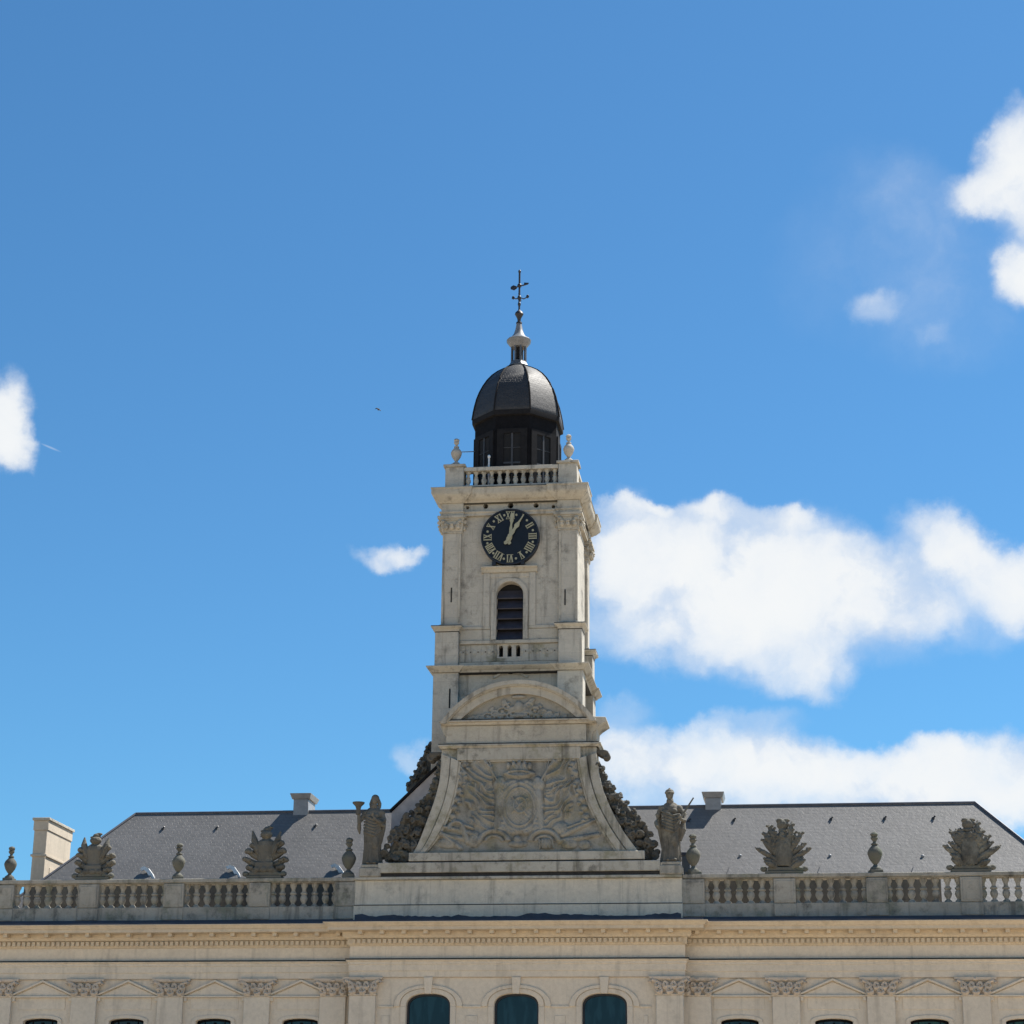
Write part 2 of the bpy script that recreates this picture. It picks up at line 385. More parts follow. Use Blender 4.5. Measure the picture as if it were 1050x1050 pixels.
# windows (pane at the back of each reveal, dark frame, pale surround, pediment)
glL = [M_glassblack, M_glassblack, M_glass, M_glass]; glR = [M_glass, M_glassblue, M_glassgreen, M_glassgreen]
for cx, gm in zip(winL+winR, glL+glR):
    w = part('window', B().strip(archtop(cx, hwW+.005, WZ-.09, .095, 2, 10), archtop(cx, hwW+.13, WZ-.06, .16, 2, 10), YW-.035, YW+.02)
             .box(cx-hwW-.13, cx-hwW-.002, YW-.035, YW+.02, 3.9, WZ-.07).box(cx+hwW+.002, cx+hwW+.13, YW-.035, YW+.02, 3.9, WZ-.07)
             .box(cx-hwW-.2, cx+hwW+.2, YW-.14, YW+.02, 3.78, 3.898), M_cream, hall, bevel=.006)
    part('pane', B().prism(arch(cx, hwW-.05, 4.05, WZ-.135, .085, 2, 8), 'y', YW+.2, YW+.215), gm, w)
    f = B().strip(archtop(cx, hwW-.06, WZ-.145, .085, 2, 10), archtop(cx, hwW, WZ-.092, .09, 2, 10), YW+.15, YW+.22)
    for x0, x1 in ((cx-hwW, cx-hwW+.06), (cx+hwW-.06, cx+hwW), (cx-.035, cx+.035)): f.box(x0, x1, YW+.152, YW+.218, 4.0, WZ-.1)
    for q in (-.3, .3): f.box(cx+q-.012, cx+q+.012, YW+.17, YW+.21, 4.0, WZ-.06)
    part('frame', f, M_drum, w)
    # pediment: bed moulding, two raking mouldings, recessed field, lintel panel below
    hw = .93; zb, za = 7.12, 7.52
    p = B()
    p.prism([(cx-hw+.06, zb-.04), (cx+hw-.06, zb-.04), (cx+hw-.06, zb), (cx, za-.03), (cx-hw+.06, zb)], 'y', YW-.03, YW+.01)
    t = .05
    p.strip([(cx-hw, zb), (cx, za), (cx+hw, zb)], [(cx-hw-.04, zb+.035), (cx, za+t+.015), (cx+hw+.04, zb+.035)], YW-.10, YW+.01)
    p.box(cx-hw-.04, cx+hw+.04, YW-.095, YW+.01, zb-.05, zb-.002)
    for sx in (-1, 1): p.box(cx+sx*(hw-.05)-.045, cx+sx*(hw-.05)+.045, YW-.075, YW+.01, zb-.16, zb-.052)
    p.box(cx-.72, cx+.72, YW-.018, YW+.01, 6.72, zb-.054)
    part('window_pediment', p, M_cream, hall, bevel=.005)
for cx in winC:
    zs = ZC-.36
    ins = arch(cx, hwC+.003, 3.6, zs, .363, 2.5, 20); 
    t1 = archtop(cx, hwC+.004, zs, .364, 2.5, 20); t2 = archtop(cx, hwC+.17, zs, .50, 2.35, 20); t3 = archtop(cx, hwC+.19, zs, .505, 2.35, 20); t4 = archtop(cx, hwC+.36, zs-.02, .62, 2.2, 20)
    s_ = B().strip(t1, t2, YR-.03, YR+.02).strip(t3, t4, YR-.055, YR+.02)
    for sx in (-1, 1):
        a, c = sorted((cx+sx*(hwC+.004), cx+sx*(hwC+.17))); s_.box(a, c, YR-.031, YR+.02, 3.5, zs-.002)
    s_.box(cx-hwC-.25, cx+hwC+.25, YR-.16, YR+.02, 3.34, 3.498)
    w = part('window', s_, M_cream, hall, bevel=.008)
    part('keystone', B().prism([(cx-.095, ZC-.015), (cx+.095, ZC-.015), (cx+.135, 7.60), (cx-.135, 7.60)], 'y', YR-.10, YR+.0), M_cream, w, bevel=.008)
    part('pane', B().prism(arch(cx, hwC-.03, 3.65, zs-.02, .35, 2.5, 16), 'y', YR+.24, YR+.26), M_glass, w)
    f = B().strip(archtop(cx, hwC-.055, zs-.02, .325, 2.5, 20), archtop(cx, hwC, zs, .359, 2.5, 20), YR+.17, YR+.25)
    for x0, x1 in ((cx-hwC, cx-hwC+.055), (cx+hwC-.055, cx+hwC)): f.box(x0, x1, YR+.172, YR+.248, 3.6, zs)
    part('frame', f, M_iron, w)
# impost bands and sunk panels between the centre windows
edges = [RL+.55] + winC + [RR-.55]
zi = Z_(529, 1031, YR)
for i in range(4):
    x0 = edges[i] + (.0 if i == 0 else hwC+.37); x1 = edges[i+1] - (.0 if i == 3 else hwC+.37)
    if i == 0: x0 = X_(388, 1030, YR)
    if i == 3: x1 = X_(668, 1030, YR)
    b = B().box(x0, x1, YR-.035, YR+.01, zi-.055, zi)
    part('impost_band', b, M_cream, hall, bevel=.006)
    b = B().box(x0+.1, x1-.1, YR-.022, YR+.01, 4.2, zi-.28)
    part('sunk_panel', b, M_cream, hall, bevel=.006)

# solid parapet over the centre block
YP = 59.95
PXL, PXR = X_(363.5, 900, YP), X_(699.5, 897, YP)
PZ1 = Z_(530, 898.0, YP); PZm = Z_(530, 926.5, YP)
b = B().box(PXL, PXR, YP, YP+.5, 9.2, PZm).box(PXL+.002, PXR-.002, YP+.05, YP+.45, PZm-.01, PZ1-.09)
part('parapet', b, M_parapet, hall, bevel=.01)
part('parapet_coping', B().box(PXL, PXR, YP-.045, YP+.54, PZ1-.088, PZ1), M_gable, hall, bevel=.015)
part('parapet_joint', B().box(PXL+.01, PXR-.01, YP-.006, YP-.001, PZm-.03, PZm-.008), M_grimshade, hall)
rg = random.Random(12); q = [(PXL+.05, 9.16)]; n_ = 90; hgt_ = .3
for i in range(n_+1):
    hgt_ += rg.uniform(-.035, .035); hgt_ = min(.42, max(.22, hgt_)); q.append((PXL+.05+(PXR-PXL-.1)*i/n_, 9.16+hgt_))
part('flashing', B().prism((q+[(PXR-.05, 9.16)])[::-1], 'y', YP-.022, YP-.003), M_lead, hall)

def bx0(p): return X_(p, 915, 62.8)
# ---- roof: hipped slate
ZE, YE, SL = 9.9, 63.0, math.tan(math.radians(48.5))
def on_roof(x, y):
    w = ray(x, y); t = (ZE - SL*YE - EYE)/(w.z - SL*w.y)
    return Vector((w.x*t, w.y*t, w.z*t+EYE))
rl, rr = on_roof(140, 833), on_roof(1000, 824.6)
ZR = (rl.z+rr.z)/2; YRG = YE+(ZR-ZE)/SL; run = YRG-YE
E1 = [(rl.x-run, YE, ZE), (rr.x+run, YE, ZE), (rr.x+run, YRG+run, ZE), (rl.x-run, YRG+run, ZE)]
A, C2 = (rl.x, YRG, ZR), (rr.x, YRG, ZR)
b = B(); v = [b.bm.verts.new(p) for p in E1+[A, C2]]
for q in ((0, 1, 5, 4), (1, 2, 5), (2, 3, 4, 5), (3, 0, 4)): b._quad([v[i] for i in q])
b._quad([v[i] for i in (3, 2, 1, 0)])
roof = part('roof', b, M_slate, hall)
rid = B().tube([A, C2], .05, 8)
for a_, e in ((A, E1[0]), (C2, E1[1])): rid.tube([a_, e], .05, 6)
part('ridge_roll', rid, plain('ridge_zinc', (.10, .10, .115), .5, 0, .3, 3), roof)
# ridge vents: boxes flaring upwards
for (xa, xb, yt) in ((300.5, 317.5, 814), (722, 740, 812.5)):
    p = on_roof((xa+xb)/2, yt+17); yv = YRG-.12
    xa_, xb_ = X_(xa, yt, yv), X_(xb, yt, yv); zt = Z_(xa, yt, yv)
    vb = B().box(xa_+.03, xb_-.03, yv, yv+1.0, ZR-.25, zt-.18)
    vent = part('roof_vent', vb, M_zinc, roof, bevel=.01)
    part('vent_cap', B().box(xa_-.02, xb_+.02, yv-.03, yv+1.03, zt-.179, zt, .2), M_zinc, roof, bevel=.01)
for xa_, xb_ in ((bx0(26), PXL-.1), (PXR+.1, bx0(965))):
    part('attic_upstand', B().box(xa_, xb_, YE-.35, YE-.15, 8.95, 10.84), M_dark, hall)
# small hook studs standing on the slates
hook = None
for hx, hy in ((167, 850), (222, 849.5), (323, 847.5), (706, 842), (752.5, 841), (852, 840), (907, 839.3), (957, 839)):
    p = on_roof(hx, hy)
    if hook is None:
        hook = part('roof_hook', B().box(-.04, .04, -.05, .04, -.03, .03).tube([(0, -.0, .02), (.07, -.05, .07)], .024, 6), M_iron, roof, at0=p)
    else: repeat(hook, roof, p)
# hooded roof lucarnes with a zinc flank painted sunlit white and a ball on the ridge
luc = None
for hx, hy in ((150, 893), (238, 891.5), (345, 890), (759, 878.5), (851, 878.5), (946, 879)):
    p = on_roof(hx, hy); right = hx > 500
    h, w_ = .62, .42
    nrm_ = Vector((0, -SL, 1)).normalized()*.07; y0 = p.y-.12; zt = p.z
    bb = B(); Q = [Vector((p.x+a, p.y+c/SL, p.z+c)) for a, c in [(0, 0), (-w_*.62, -h*.42), (-w_, -h*1.1), (w_, -h*1.1), (w_*.62, -h*.42)]]
    F = [bb.bm.verts.new(q+nrm_) for q in Q]; K = [bb.bm.verts.new(q-nrm_) for q in Q]
    bb._quad(F)
    for i in range(5): bb._quad((F[i], F[(i+1) % 5], K[(i+1) % 5], K[i]))
    lu = part('lucarne', bb, M_slate, roof)
    if right: part('ball_finial', B().ell((p.x, y0+.04, zt+.02), (.055, .055, .055)), M_zinc, lu)
    else:
        zz = B(); yq = y0-.12
        O_ = [at(hx+a, hy+c, yq) for a, c in ((-8.5, 1.5), (-6, -3), (-2, -4.6), (2.5, -2.5), (6.5, 3), (9.5, 9), (11.5, 15))]
        I_ = [at(hx+a, hy+c, yq) for a, c in ((-7.6, 3), (-5, 0), (-2, -1), (.5, 1.2), (3, 6), (5, 11), (6, 16))]
        zz.strip(I_[1:], O_[1:], yq-.02, yq+.08)
        part('lit_zinc_flank', zz, M_whitepaint, lu)
# low shoulder gable under the tower, pale coped wall with slate behind
YS = 61.05
s0 = at(401.5, 833, YS); s1 = at(450, 786.5, YS); ax = X_(521, 800, YS)
k_ = (s1[1]-s0[1])/(s1[0]-s0[0]); apex = s0[1]+k_*(ax-s0[0])
pts = [(s0[0], 10.2), (2*ax-s0[0], 10.2), (2*ax-s0[0], s0[1]), (ax, apex), (s0[0], s0[1])]
sh = part('shoulder_gable', B().prism(pts, 'y', YS, YS+.25), plain('pale_shoulder_render', (.50, .45, .43), .8, 0, .25, 3, .3, .2), hall)
part('coping', B().strip([(s0[0]-.03, s0[1]), (ax, apex+.002), (2*ax-s0[0]+.03, s0[1])], [(s0[0]-.06, s0[1]+.07), (ax, apex+.09), (2*ax-s0[0]+.06, s0[1]+.07)], YS-.06, YS+2.2), M_drumpale, sh)

# ------------------------------------------------------------------ balustrades
YB = 60.02
BZ1 = 10.575
balus_prof = [(.075, 0), (.105, .0), (.105, .05), (.06, .08), (.055, .11), (.10, .19), (.115, .25), (.095, .32), (.07, .36), (.105, .385), (.105, .42), (.07, .445), (.055, .50), (.07, .56), (.10, .62), (.105, .66), (.105, .70), (.075, .70)]
bsrc = None
def balustrade(label, spans, piers, x0, x1, side):
    global bsrc
    t = thing('balustrade', label, 'balustrade', ((x0+x1)/2, YB+.2, 9.2), 'stone balustrades along the roof edge')
    zp, zr = 9.73, 10.43
    part('plinth', B().box(x0, x1, YB, YB+.42, 9.17, zp), M_balus, t, bevel=.012)
    part('flashing', B().box(x0+.01, x1-.01, YB-.02, YB-.003, 9.15, 9.34), M_lead, t)
    part('rail', B().box(x0, x1, YB-.03, YB+.45, zr+.03, BZ1).box(x0, x1, YB+.01, YB+.41, zr, zr+.029), M_balus, t, bevel=.014)
    for a, c in piers:
        part('pier', B().box(a, c, YB-.025, YB+.43, zp+.001, zr-.001).box(a+.06, c-.06, YB-.04, YB-.02, zp+.06, zr-.06), M_balus, t, bevel=.012)
        part('pier_foot', B().box(a-.01, c+.01, YB-.03, YB-.001, 9.35, zp-.03), M_balus, t, bevel=.01)
    for a, c in spans:
        n = max(1, round((c-a)/.318)); st = (c-a)/n
        for i in range(n+1):
            x = a+i*st
            if i in (0, n): x += (.035 if i == 0 else -.035)
            if bsrc is None:
                bsrc = part('baluster', B().lathe(balus_prof, n=14), M_balus, t, at0=(x, YB+.21, zp))
            else: repeat(bsrc, t, (x, YB+.21, zp))
def bx(p, y=915): return X_(p, y, YB)
pierL = [(XL+.0, bx(-66)), (bx(-6), bx(14.5)), (bx(80.5), bx(101.5)), (bx(168), bx(188.5)), (bx(255.5), bx(277)), (bx(343.5), bx(364.5))]
spanL = [(a[1], c[0]) for a, c in zip(pierL, pierL[1:])]
balustrade('weathered stone balustrade left of the gable, mostly backed by the roof', spanL, pierL, XL, PXL-.004, -1)
pierR = [(bx(699), bx(722.5)), (bx(793.5), bx(816)), (bx(888.5), bx(910.5)), (bx(985), bx(1007.5)), (bx(1083), bx(1106)), (XR-.6, XR)]
spanR = [(a[1], c[0]) for a, c in zip(pierR, pierR[1:])]
balustrade('weathered stone balustrade right of the gable, with pale gaps between its balusters', spanR, pierR, PXR+.004, XR, 1)

# ------------------------------------------------------------------ sculpted gable
YG = 59.98
gable = thing('sculpted_gable', 'carved baroque gable with a coat of arms and rounded pediment, below the tower', 'gable', (X_(531, 890, YG), YG+.3, PZ1))
def G(x, y, Y=YG): return at(x, y, Y)
def interp(L, t):
    s_ = t*(len(L)-1); i = min(int(s_), len(L)-2); u = s_-i
    p0, p1, p2, p3 = [L[max(0, min(len(L)-1, i+k))] for k in (-1, 0, 1, 2)]
    return tuple(.5*((2*p1[d])+(-p0[d]+p2[d])*u+(2*p0[d]-5*p1[d]+4*p2[d]-p3[d])*u*u+(-p0[d]+3*p1[d]-3*p2[d]+p3[d])*u**3) for d in (0, 1))
outL = [(452, 772), (450.5, 798), (445, 820), (437, 842), (428.5, 864), (420, 879.5)]
outR = [(611, 771), (615.5, 800), (625, 826), (638, 850), (651, 868), (659, 877.5)]
inL = [(472.5, 781), (469, 806), (463, 830), (453, 853), (444, 866), (436.5, 874)]
inR = [(591, 778), (595, 800), (602, 824), (612, 844), (622, 861), (630, 872)]
NB = 28
cOL = [G(*interp(outL, i/NB)) for i in range(NB+1)]; cOR = [G(*interp(outR, i/NB)) for i in range(NB+1)]
cIL = [G(*interp(inL, i/NB)) for i in range(NB+1)]; cIR = [G(*interp(inR, i/NB)) for i in range(NB+1)]
zt_ = Z_(530, 766, YG)
body = [(cOL[0][0], zt_)] + cOL + [(cOL[-1][0], PZ1+.02), (cOR[-1][0], PZ1+.02)] + cOR[::-1] + [(cOR[0][0], zt_)]
part('gable_wall', B().prism(body, 'y', YG+.16, YG+.9), M_gable, gable)
def mid(A, C, t): return [(a[0]+(c[0]-a[0])*t, a[1]+(c[1]-a[1])*t) for a, c in zip(A, C)]
fr = B()
for O, I in ((cOL, cIL), (cOR, cIR)):
    fr.strip(mid(O, I, 0), mid(O, I, .46), YG+.07, YG+.165)
    fr.strip(mid(O, I, .50), mid(O, I, .88), YG+.02, YG+.165)
    fr.strip(mid(O, I, .88), mid(O, I, 1.0), YG+.06, YG+.165)
zh = Z_(530, 778.5, YG)
fr.box(cIL[0][0]-.12, cIR[0][0]+.12, YG+.021, YG+.163, zh, zt_-.01)
fr.box(cIL[0][0], cIR[0][0], YG+.06, YG+.162, zh-.05, zh-.001)
part('panel_frame', fr, M_gable, gable, bevel=.008)
# carved relief as a real height field
def relief():
    nu, nv = 300, 200
    U = np.zeros((nv, nu)); V = np.zeros((nv, nu)); XX = np.zeros((nv, nu)); ZZ = np.zeros((nv, nu))
    for j in range(nv):
        t = j/(nv-1); a = interp(inL, t); c = interp(inR, t)
        for i in range(nu):
            s_ = i/(nu-1); px = a[0]+(c[0]-a[0])*s_; py = a[1]+(c[1]-a[1])*s_
            XX[j, i], ZZ[j, i] = G(px, py, YG+.15); U[j, i] = (px-440)*5.83; V[j, i] = (py-760)*5.83
    h = np.zeros_like(U)
    sm = lambda x: np.clip(x, 0, 1)**2*(3-2*np.clip(x, 0, 1))
    rng = np.random.RandomState(3)
    wob = np.zeros_like(U)
    for k in range(26):
        fx, fy = rng.normal(0, .028, 2); ph = rng.uniform(0, 6.28); wob += np.sin(fx*U+fy*V+ph)/5
    def ell(cx, cy, rx, ry, ht, p=.5):
        nonlocal h
        d = 1-((U-cx)/rx)**2-((V-cy)/ry)**2
        h = np.maximum(h, ht*np.clip(d, 0, 1)**p)
    def ring(cx, cy, rx, ry, w, ht, a0=None, a1=None):
        nonlocal h
        q = np.sqrt(((U-cx)/rx)**2+((V-cy)/ry)**2)
        g = ht*np.clip(1-((q-1)/w)**2, 0, 1)**.6
        if a0 is not None:
            an = np.degrees(np.arctan2(-(V-cy), U-cx)) % 360
            g = np.where(((an-a0) % 360) < ((a1-a0) % 360), g, 0)
        h = np.maximum(h, g)
    def seg(x0, y0, x1, y1, r0, r1, ht):
        nonlocal h
        dx, dy = x1-x0, y1-y0; t = np.clip(((U-x0)*dx+(V-y0)*dy)/(dx*dx+dy*dy), 0, 1)
        d = np.hypot(U-x0-t*dx, V-y0-t*dy); r = r0+(r1-r0)*t
        h = np.maximum(h, ht*np.clip(1-(d/r)**2, 0, 1)**.5)
    # banners: draped cloth with folds fanning from the poles, both sides
    for sx in (-1, 1):
        m = lambda x: 540+sx*(x-540)
        for (cx, cy, r0, r1, a0, a1, fq, ht) in ((700, 90, 40, 250, 175+95, 360-2, 15, .8), (690, 250, 30, 220, 270, 362, 13, .85), (700, 400, 30, 150, 250, 350, 12, .7)):
            du, dv = (U-m(cx))*sx, V-cy; q = np.hypot(du, dv); an = np.degrees(np.arctan2(-dv, du)) % 360
            w = sm((q-r0)/25)*sm((r1-q+wob*12)/18)*np.where(((an-a0) % 360) < (a1-a0), 1, 0)
            fold = 1-np.abs(np.sin(q/fq*1.15+wob*1.3+an*.012))
            h = np.maximum(h, w*(.15+ht*.85*fold)*.9)
        seg(m(668), 240, m(745), 112, 8, 7, .75); seg(m(690), 235, m(720), 112, 6, 6, .6)
        seg(m(748), 118, m(735), 150, 14, 4, .8)
        seg(m(648), 235, m(672), 520, 24, 20, .95)       # supporters flanking the shield
        ell(m(655), 262, 38, 42, 1.1); ell(m(640), 520, 40, 30, .8)
        ring(m(690), 605, 85, 70, .22, .95, 5, 175); ring(m(690), 605, 50, 38, .3, .7, 5, 175)
        for k in range(7):
            y = 140+k*52; ell(m(860+k*13), y, 26, 20, .75); ell(m(845+k*13), y+24, 16, 12, .9)
        seg(m(800), 560, m(1000), 470+40*(sx < 0), 20, 12, .7); seg(m(780), 600, m(1010), 560, 18, 14, .75); seg(m(820), 520, m(960), 470, 10, 8, .6)
    ring(165, 520, 42, 36, .34, 1.0, 330, 200); seg(200, 520, 235, 600, 18, 22, .9)
    ell(270, 590, 40, 48, .8); ell(120, 610, 70, 34, .7); seg(60, 540, 190, 640, 14, 16, .8)
    ell(700, 612, 48, 36, .9); ell(840, 612, 52, 36, .9); ell(790, 520, 46, 42, .9); ell(930, 620, 40, 30, .7)
    for k in range(5): seg(660+k*20, 590, 664+k*20, 640, 5, 5, 1.05)
    # cartouche, shield, crown
    d = 1-np.abs((U-540)/150)**3-np.abs((V-395)/175)**3
    h = np.maximum(h, .62*np.clip(d*3, 0, 1))
    ring(543, 395, 112, 142, .12, .82); ring(543, 395, 88, 114, .08, .9); ell(543, 395, 80, 104, .82, .35)
    ring(548, 385, 38, 46, .25, 1.05); ell(548, 380, 20, 26, 1.05); seg(500, 430, 590, 345, 7, 7, 1.0); seg(505, 340, 585, 440, 6, 6, 1.0)
    for k in range(10): an = k*.63; ell(543+125*math.cos(an), 395+158*math.sin(an), 24, 17, .85)
    ell(540, 205, 78, 22, 1.0, .4); ring(540, 196, 72, 16, .35, 1.2); ell(540, 160, 62, 34, .85)
    for k in (-2, -1, 0, 1, 2): ell(540+k*32, 150-8*(2-abs(k)), 13, 24, 1.1)
    ell(530, 615, 60, 22, .9); ell(530, 590, 26, 26, 1.0)
    h = h+.09*wob*(.4+h)+.05*np.sin(U*.31+wob*3)*np.sin(V*.27-wob*2)*(h > .1)+rng.normal(0, .03, h.shape)
    b = B(); vs = [[b.bm.verts.new((XX[j, i], YG+.15-.17*max(0, float(h[j, i])), ZZ[j, i])) for i in range(nu)] for j in range(nv)]
    for j in range(nv-1):
        for i in range(nu-1): b.bm.faces.new((vs[j][i], vs[j+1][i], vs[j+1][i+1], vs[j][i+1]))
    part('coat_of_arms_relief', b, M_relief, gable, sharp=180, recalc=False)
relief()
# base steps
bz = [Z_(530, y, YG) for y in (899, 896.5, 884.5, 883, 873.5)]
x0, x1 = X_(388, 890, YG), X_(677, 886, YG)
b = B().box(x0+.05, x1-.05, YG-.02, YG+.9, PZ1+.001, PZ1+.08)
part('base_course', B().box(x0, x1, YG-.1, YG+.95, PZ1+.11, bz[2]+.02), M_gable, gable, bevel=.015)
part('base_moulding', B().box(cOL[-1][0]-.02, cOR[-1][0]+.06, YG-.06, YG+.16, bz[2]+.065, bz[4]), M_gable, gable, bevel=.015)
part('base_groove', B().box(x0+.03, x1-.03, YG-.04, YG+.93, PZ1+.003, PZ1+.108).box(cOL[-1][0], cOR[-1][0], YG-.02, YG+.2, bz[2]+.021, bz[2]+.064), M_grimshade, gable)
# lip, frieze, cornice, segmental pediment
gx0, gx1 = X_(452.5, 765, YG), X_(611, 765, YG)
fx0, fx1 = X_(458, 750, YG), X_(600, 750, YG)
def rect(x0, x1, y0, y1): return [(x0, y1), (x0, y0), (x1, y0), (x1, y1)]
zl0, zl1 = Z_(530, 766, YG), Z_(530, 761.5, YG)
part('lip_moulding', B().sweep([(0, zl0-.008), (.02, zl0-.008), (.07, zl0+.05), (.10, zl0+.055), (.10, zl1-.03), (0, zl1-.012)], rect(gx0, gx1+.05, YG+.06, YG+1.4)), M_gable, gable, bevel=.006)
part('lip_dirt', B().sweep([(0, zl1-.011), (.085, zl1-.03), (.085, zl1), (0, zl1+.01)], rect(gx0, gx1, YG+.06, YG+1.3)), M_grimshade, gable)
zf1 = Z_(530, 743, YG)
part('pediment_frieze', B().box(fx0-.02, fx1+.02, YG+.04, YG+1.3, zl1-.02, zf1).box(fx1+.02, fx1+.32, YG+.3, YG+1.3, zl1-.02, zf1+.02), M_towertrim, gable, bevel=.01)
yc = YG-.22
ax_, az_ = G(528.5, 697, yc); lx, lz = G(451, 741, yc); rx_, rz_ = G(611, 739.5, yc)
cz = (lz+rz_)/2; hwp = (rx_-lx)/2; cxp = (lx+rx_)/2; rise = az_-cz
RAD = (hwp**2+rise**2)/(2*rise)
def arcpts(dr, n=36):
    R_ = RAD-dr; cc = az_-RAD; half = math.acos(min(1, max(-1, (cz-cc)/R_))) if dr else math.asin(hwp/RAD)
    return [(cxp+R_*math.sin(-half+2*half*i/n), cc+R_*math.cos(-half+2*half*i/n)) for i in range(n+1)]
p = B()
a0, a1, a2, a3 = arcpts(0), arcpts(.13), arcpts(.17), arcpts(.40)
p.strip(a1, a0, yc, YG+1.1); p.strip(a2, a1, yc+.05, YG+1.1); p.strip(a3, a2, yc+.13, YG+1.1)
part('segmental_pediment', p, M_towertrim, gable)
tym = arcpts(.36)
part('tympanum', B().prism(tym, 'y', YG+.08, YG+1.0), M_relief, gable)
# tympanum carving
tb = B(); rnd = random.Random(8)
for sx in (-1, 1):
    for (u, v_, r, rz) in ((.32, .52, .12, .4), (.5, .36, .13, .7), (.72, .3, .1, .5), (.95, .2, .12, 1.0), (1.2, .16, .1, 1.2), (1.45, .1, .09, 1.3), (.22, .22, .12, 0), (.6, .12, .13, .9), (.85, .1, .1, 0), (.42, .66, .08, .5), (.15, .42, .08, 0), (1.1, .05, .1, 1.4)):
        x, z = cxp+sx*u, cz+.06+v_*.95
        tb.tube([(x+r*1.15*math.cos(q), YG+.05, z+r*.9*math.sin(q)) for q in [sx*(rz+k*.6) for k in range(9)]], [.02+.035*(1-k/9) for k in range(9)], 6)
        tb.ell((x, YG+.05, z), (r*.5, .07, r*.45), sub=1)
tb.ell((cxp, YG+.03, cz+.52), (.15, .11, .2)); tb.ell((cxp, YG+.03, cz+.83), (.24, .09, .06)); tb.ell((cxp, YG+.04, cz+.25), (.2, .09, .09))
for k in range(26):
    x = cxp+rnd.uniform(-1.6, 1.6); mx = (1-abs(x-cxp)/1.9)*.75
    tb.ell((x, YG+.07, cz+.08+rnd.uniform(0, max(.02, mx))), (rnd.uniform(.05, .13), .05, rnd.uniform(.04, .09)), (0, rnd.uniform(0, 3), 0), 1)
part('tympanum_carving', tb, M_relief, gable, voxel=.022, smooth=1)
zc0, zc1 = zf1-.0, Z_(530, 738.5, YG)
b = B().sweep([(0, zf1+.002), (.08, zf1+.01), (.12, zf1+.07), (.2, zf1+.09), (.2, zf1+.13), (0, zf1+.14)], rect(fx0-.02, fx1+.12, YG+.04, YG+1.2))
part('pediment_bed', b, M_towertrim, gable, bevel=.006)
part('bed_dirt', B().box(fx0+.02, fx1+.1, YG-.13, YG+.05, zf1+.135, zf1+.165), M_grimshade, gable)
# heavy cornice block breaking out on the right flank and a short one on the left
ex = X_(623, 738, YG+.5)
part('cornice_return', B().prism([(fx1+.02, zf1-.55), (fx1+.14, zf1-.52), (fx1+.2, zf1-.22), (ex-.22, zf1-.02), (ex, zf1+.12), (ex-.03, zf1+.24), (fx1-.1, zf1+.28)], 'y', YG+.22, YG+1.3)
     .prism([(fx0-.02, zf1-.3), (fx0-.1, zf1-.25), (fx0-.2, zf1-.02), (fx0-.22, zf1+.1), (fx0, zf1+.16)], 'y', YG+.1, YG+1.3), M_towertrim, gable, bevel=.01)
# leafy scrolls climbing both flanks
def foliage(name, outer, inner, seed, crock, Y0, mat, parent, r0=.115, fill=70, vox=.019):
    rn = random.Random(seed); f = B()
    for i in range(fill):
        t = rn.random()**.75; s_ = rn.uniform(.05, 1.0); o = interp(outer, t); q = interp(inner, t)
        x, z = at(q[0]+(o[0]-q[0])*s_, q[1]+(o[1]-q[1])*s_, Y0+.2)
        r = r0*rn.uniform(.6, 1.15)*(.5+.65*t); an = rn.uniform(0, 6.28); yy = Y0+rn.uniform(.08, .4)-.12*rn.random()
        f.ell((x, yy, z), (r, r*.8, r*.6), (rn.uniform(-.6, .6), an, 0), 1)
        f.tube([(x+math.cos(an+k*.7)*r*.9, yy-r*.75, z+math.sin(an+k*.7)*r*.9) for k in range(6)], [.04, .05, .05, .045, .035, .02], 5)
    for t in np.linspace(0, 1, 40):
        o = interp(outer, t); q = interp(inner, t)
        for s_ in (-.25, .02, .28, .52, .75):
            x, z = at(q[0]+(o[0]-q[0])*s_, q[1]+(o[1]-q[1])*s_, Y0+.3); rr = .07+.06*t; f.ell((x, Y0+.34, z), (rr, .24, rr*1.3), sub=1)
    for i in range(crock):
        t = (i+.35)/crock; o = interp(outer, t); x, z = at(o[0], o[1], Y0+.2); r = r0*rn.uniform(.72, 1.0)*(.6+.45*t)
        f.ell((x, Y0+.18, z), (r, r, r*.85), (0, rn.uniform(-.5, .5), 0)); f.ell((x+rn.uniform(-.05, .05), Y0+.1, z-r*.8), (r*.8, r*.7, r*.5), sub=1)
    return part(name, f, mat, parent, voxel=vox, smooth=1)
foliage('carved_foliage', [(449, 781), (446, 799), (440, 813), (430, 824), (421, 834), (410, 845), (402, 858), (396, 870), (392, 880)], [(457, 782), (456, 800), (453, 815), (448, 828), (443, 840), (439, 852), (434, 864), (429, 874), (424, 881)], 5, 11, YG+.16, M_dark, gable, fill=150)
foliage('carved_foliage', [(617, 785), (621, 796), (628, 806), (637, 817), (648, 828), (656, 840), (664, 852), (671, 866), (675, 878)], [(607, 785), (610, 798), (613, 810), (619, 822), (626, 835), (633, 848), (641, 860), (648, 871), (652, 880)], 6, 12, YG+.16, M_dark, gable, fill=140)
for (px, py, sx) in ((443.5, 778.5, -1), (621, 776, 1)):
    sc_ = B(); x, z = G(px, py, YG+.5); pts = []
    for k in range(15):
        a = k*.55; r = .14*(1-k/17); pts.append((x+sx*r*math.cos(a)*-1, YG+.5, z+r*math.sin(a)))
    sc_.tube(pts, [.07-.003*k for k in range(15)], 8)
    for dy in (-.2, .2): sc_.tube([(q[0], q[1]+dy, q[2]) for q in pts], [.07-.003*k for k in range(15)], 8)
    sc_.box(*sorted((x, x-sx*.35)), YG+.25, YG+.75, z+.06, z+.17)
    part('volute', sc_, M_dark, gable, voxel=.022)

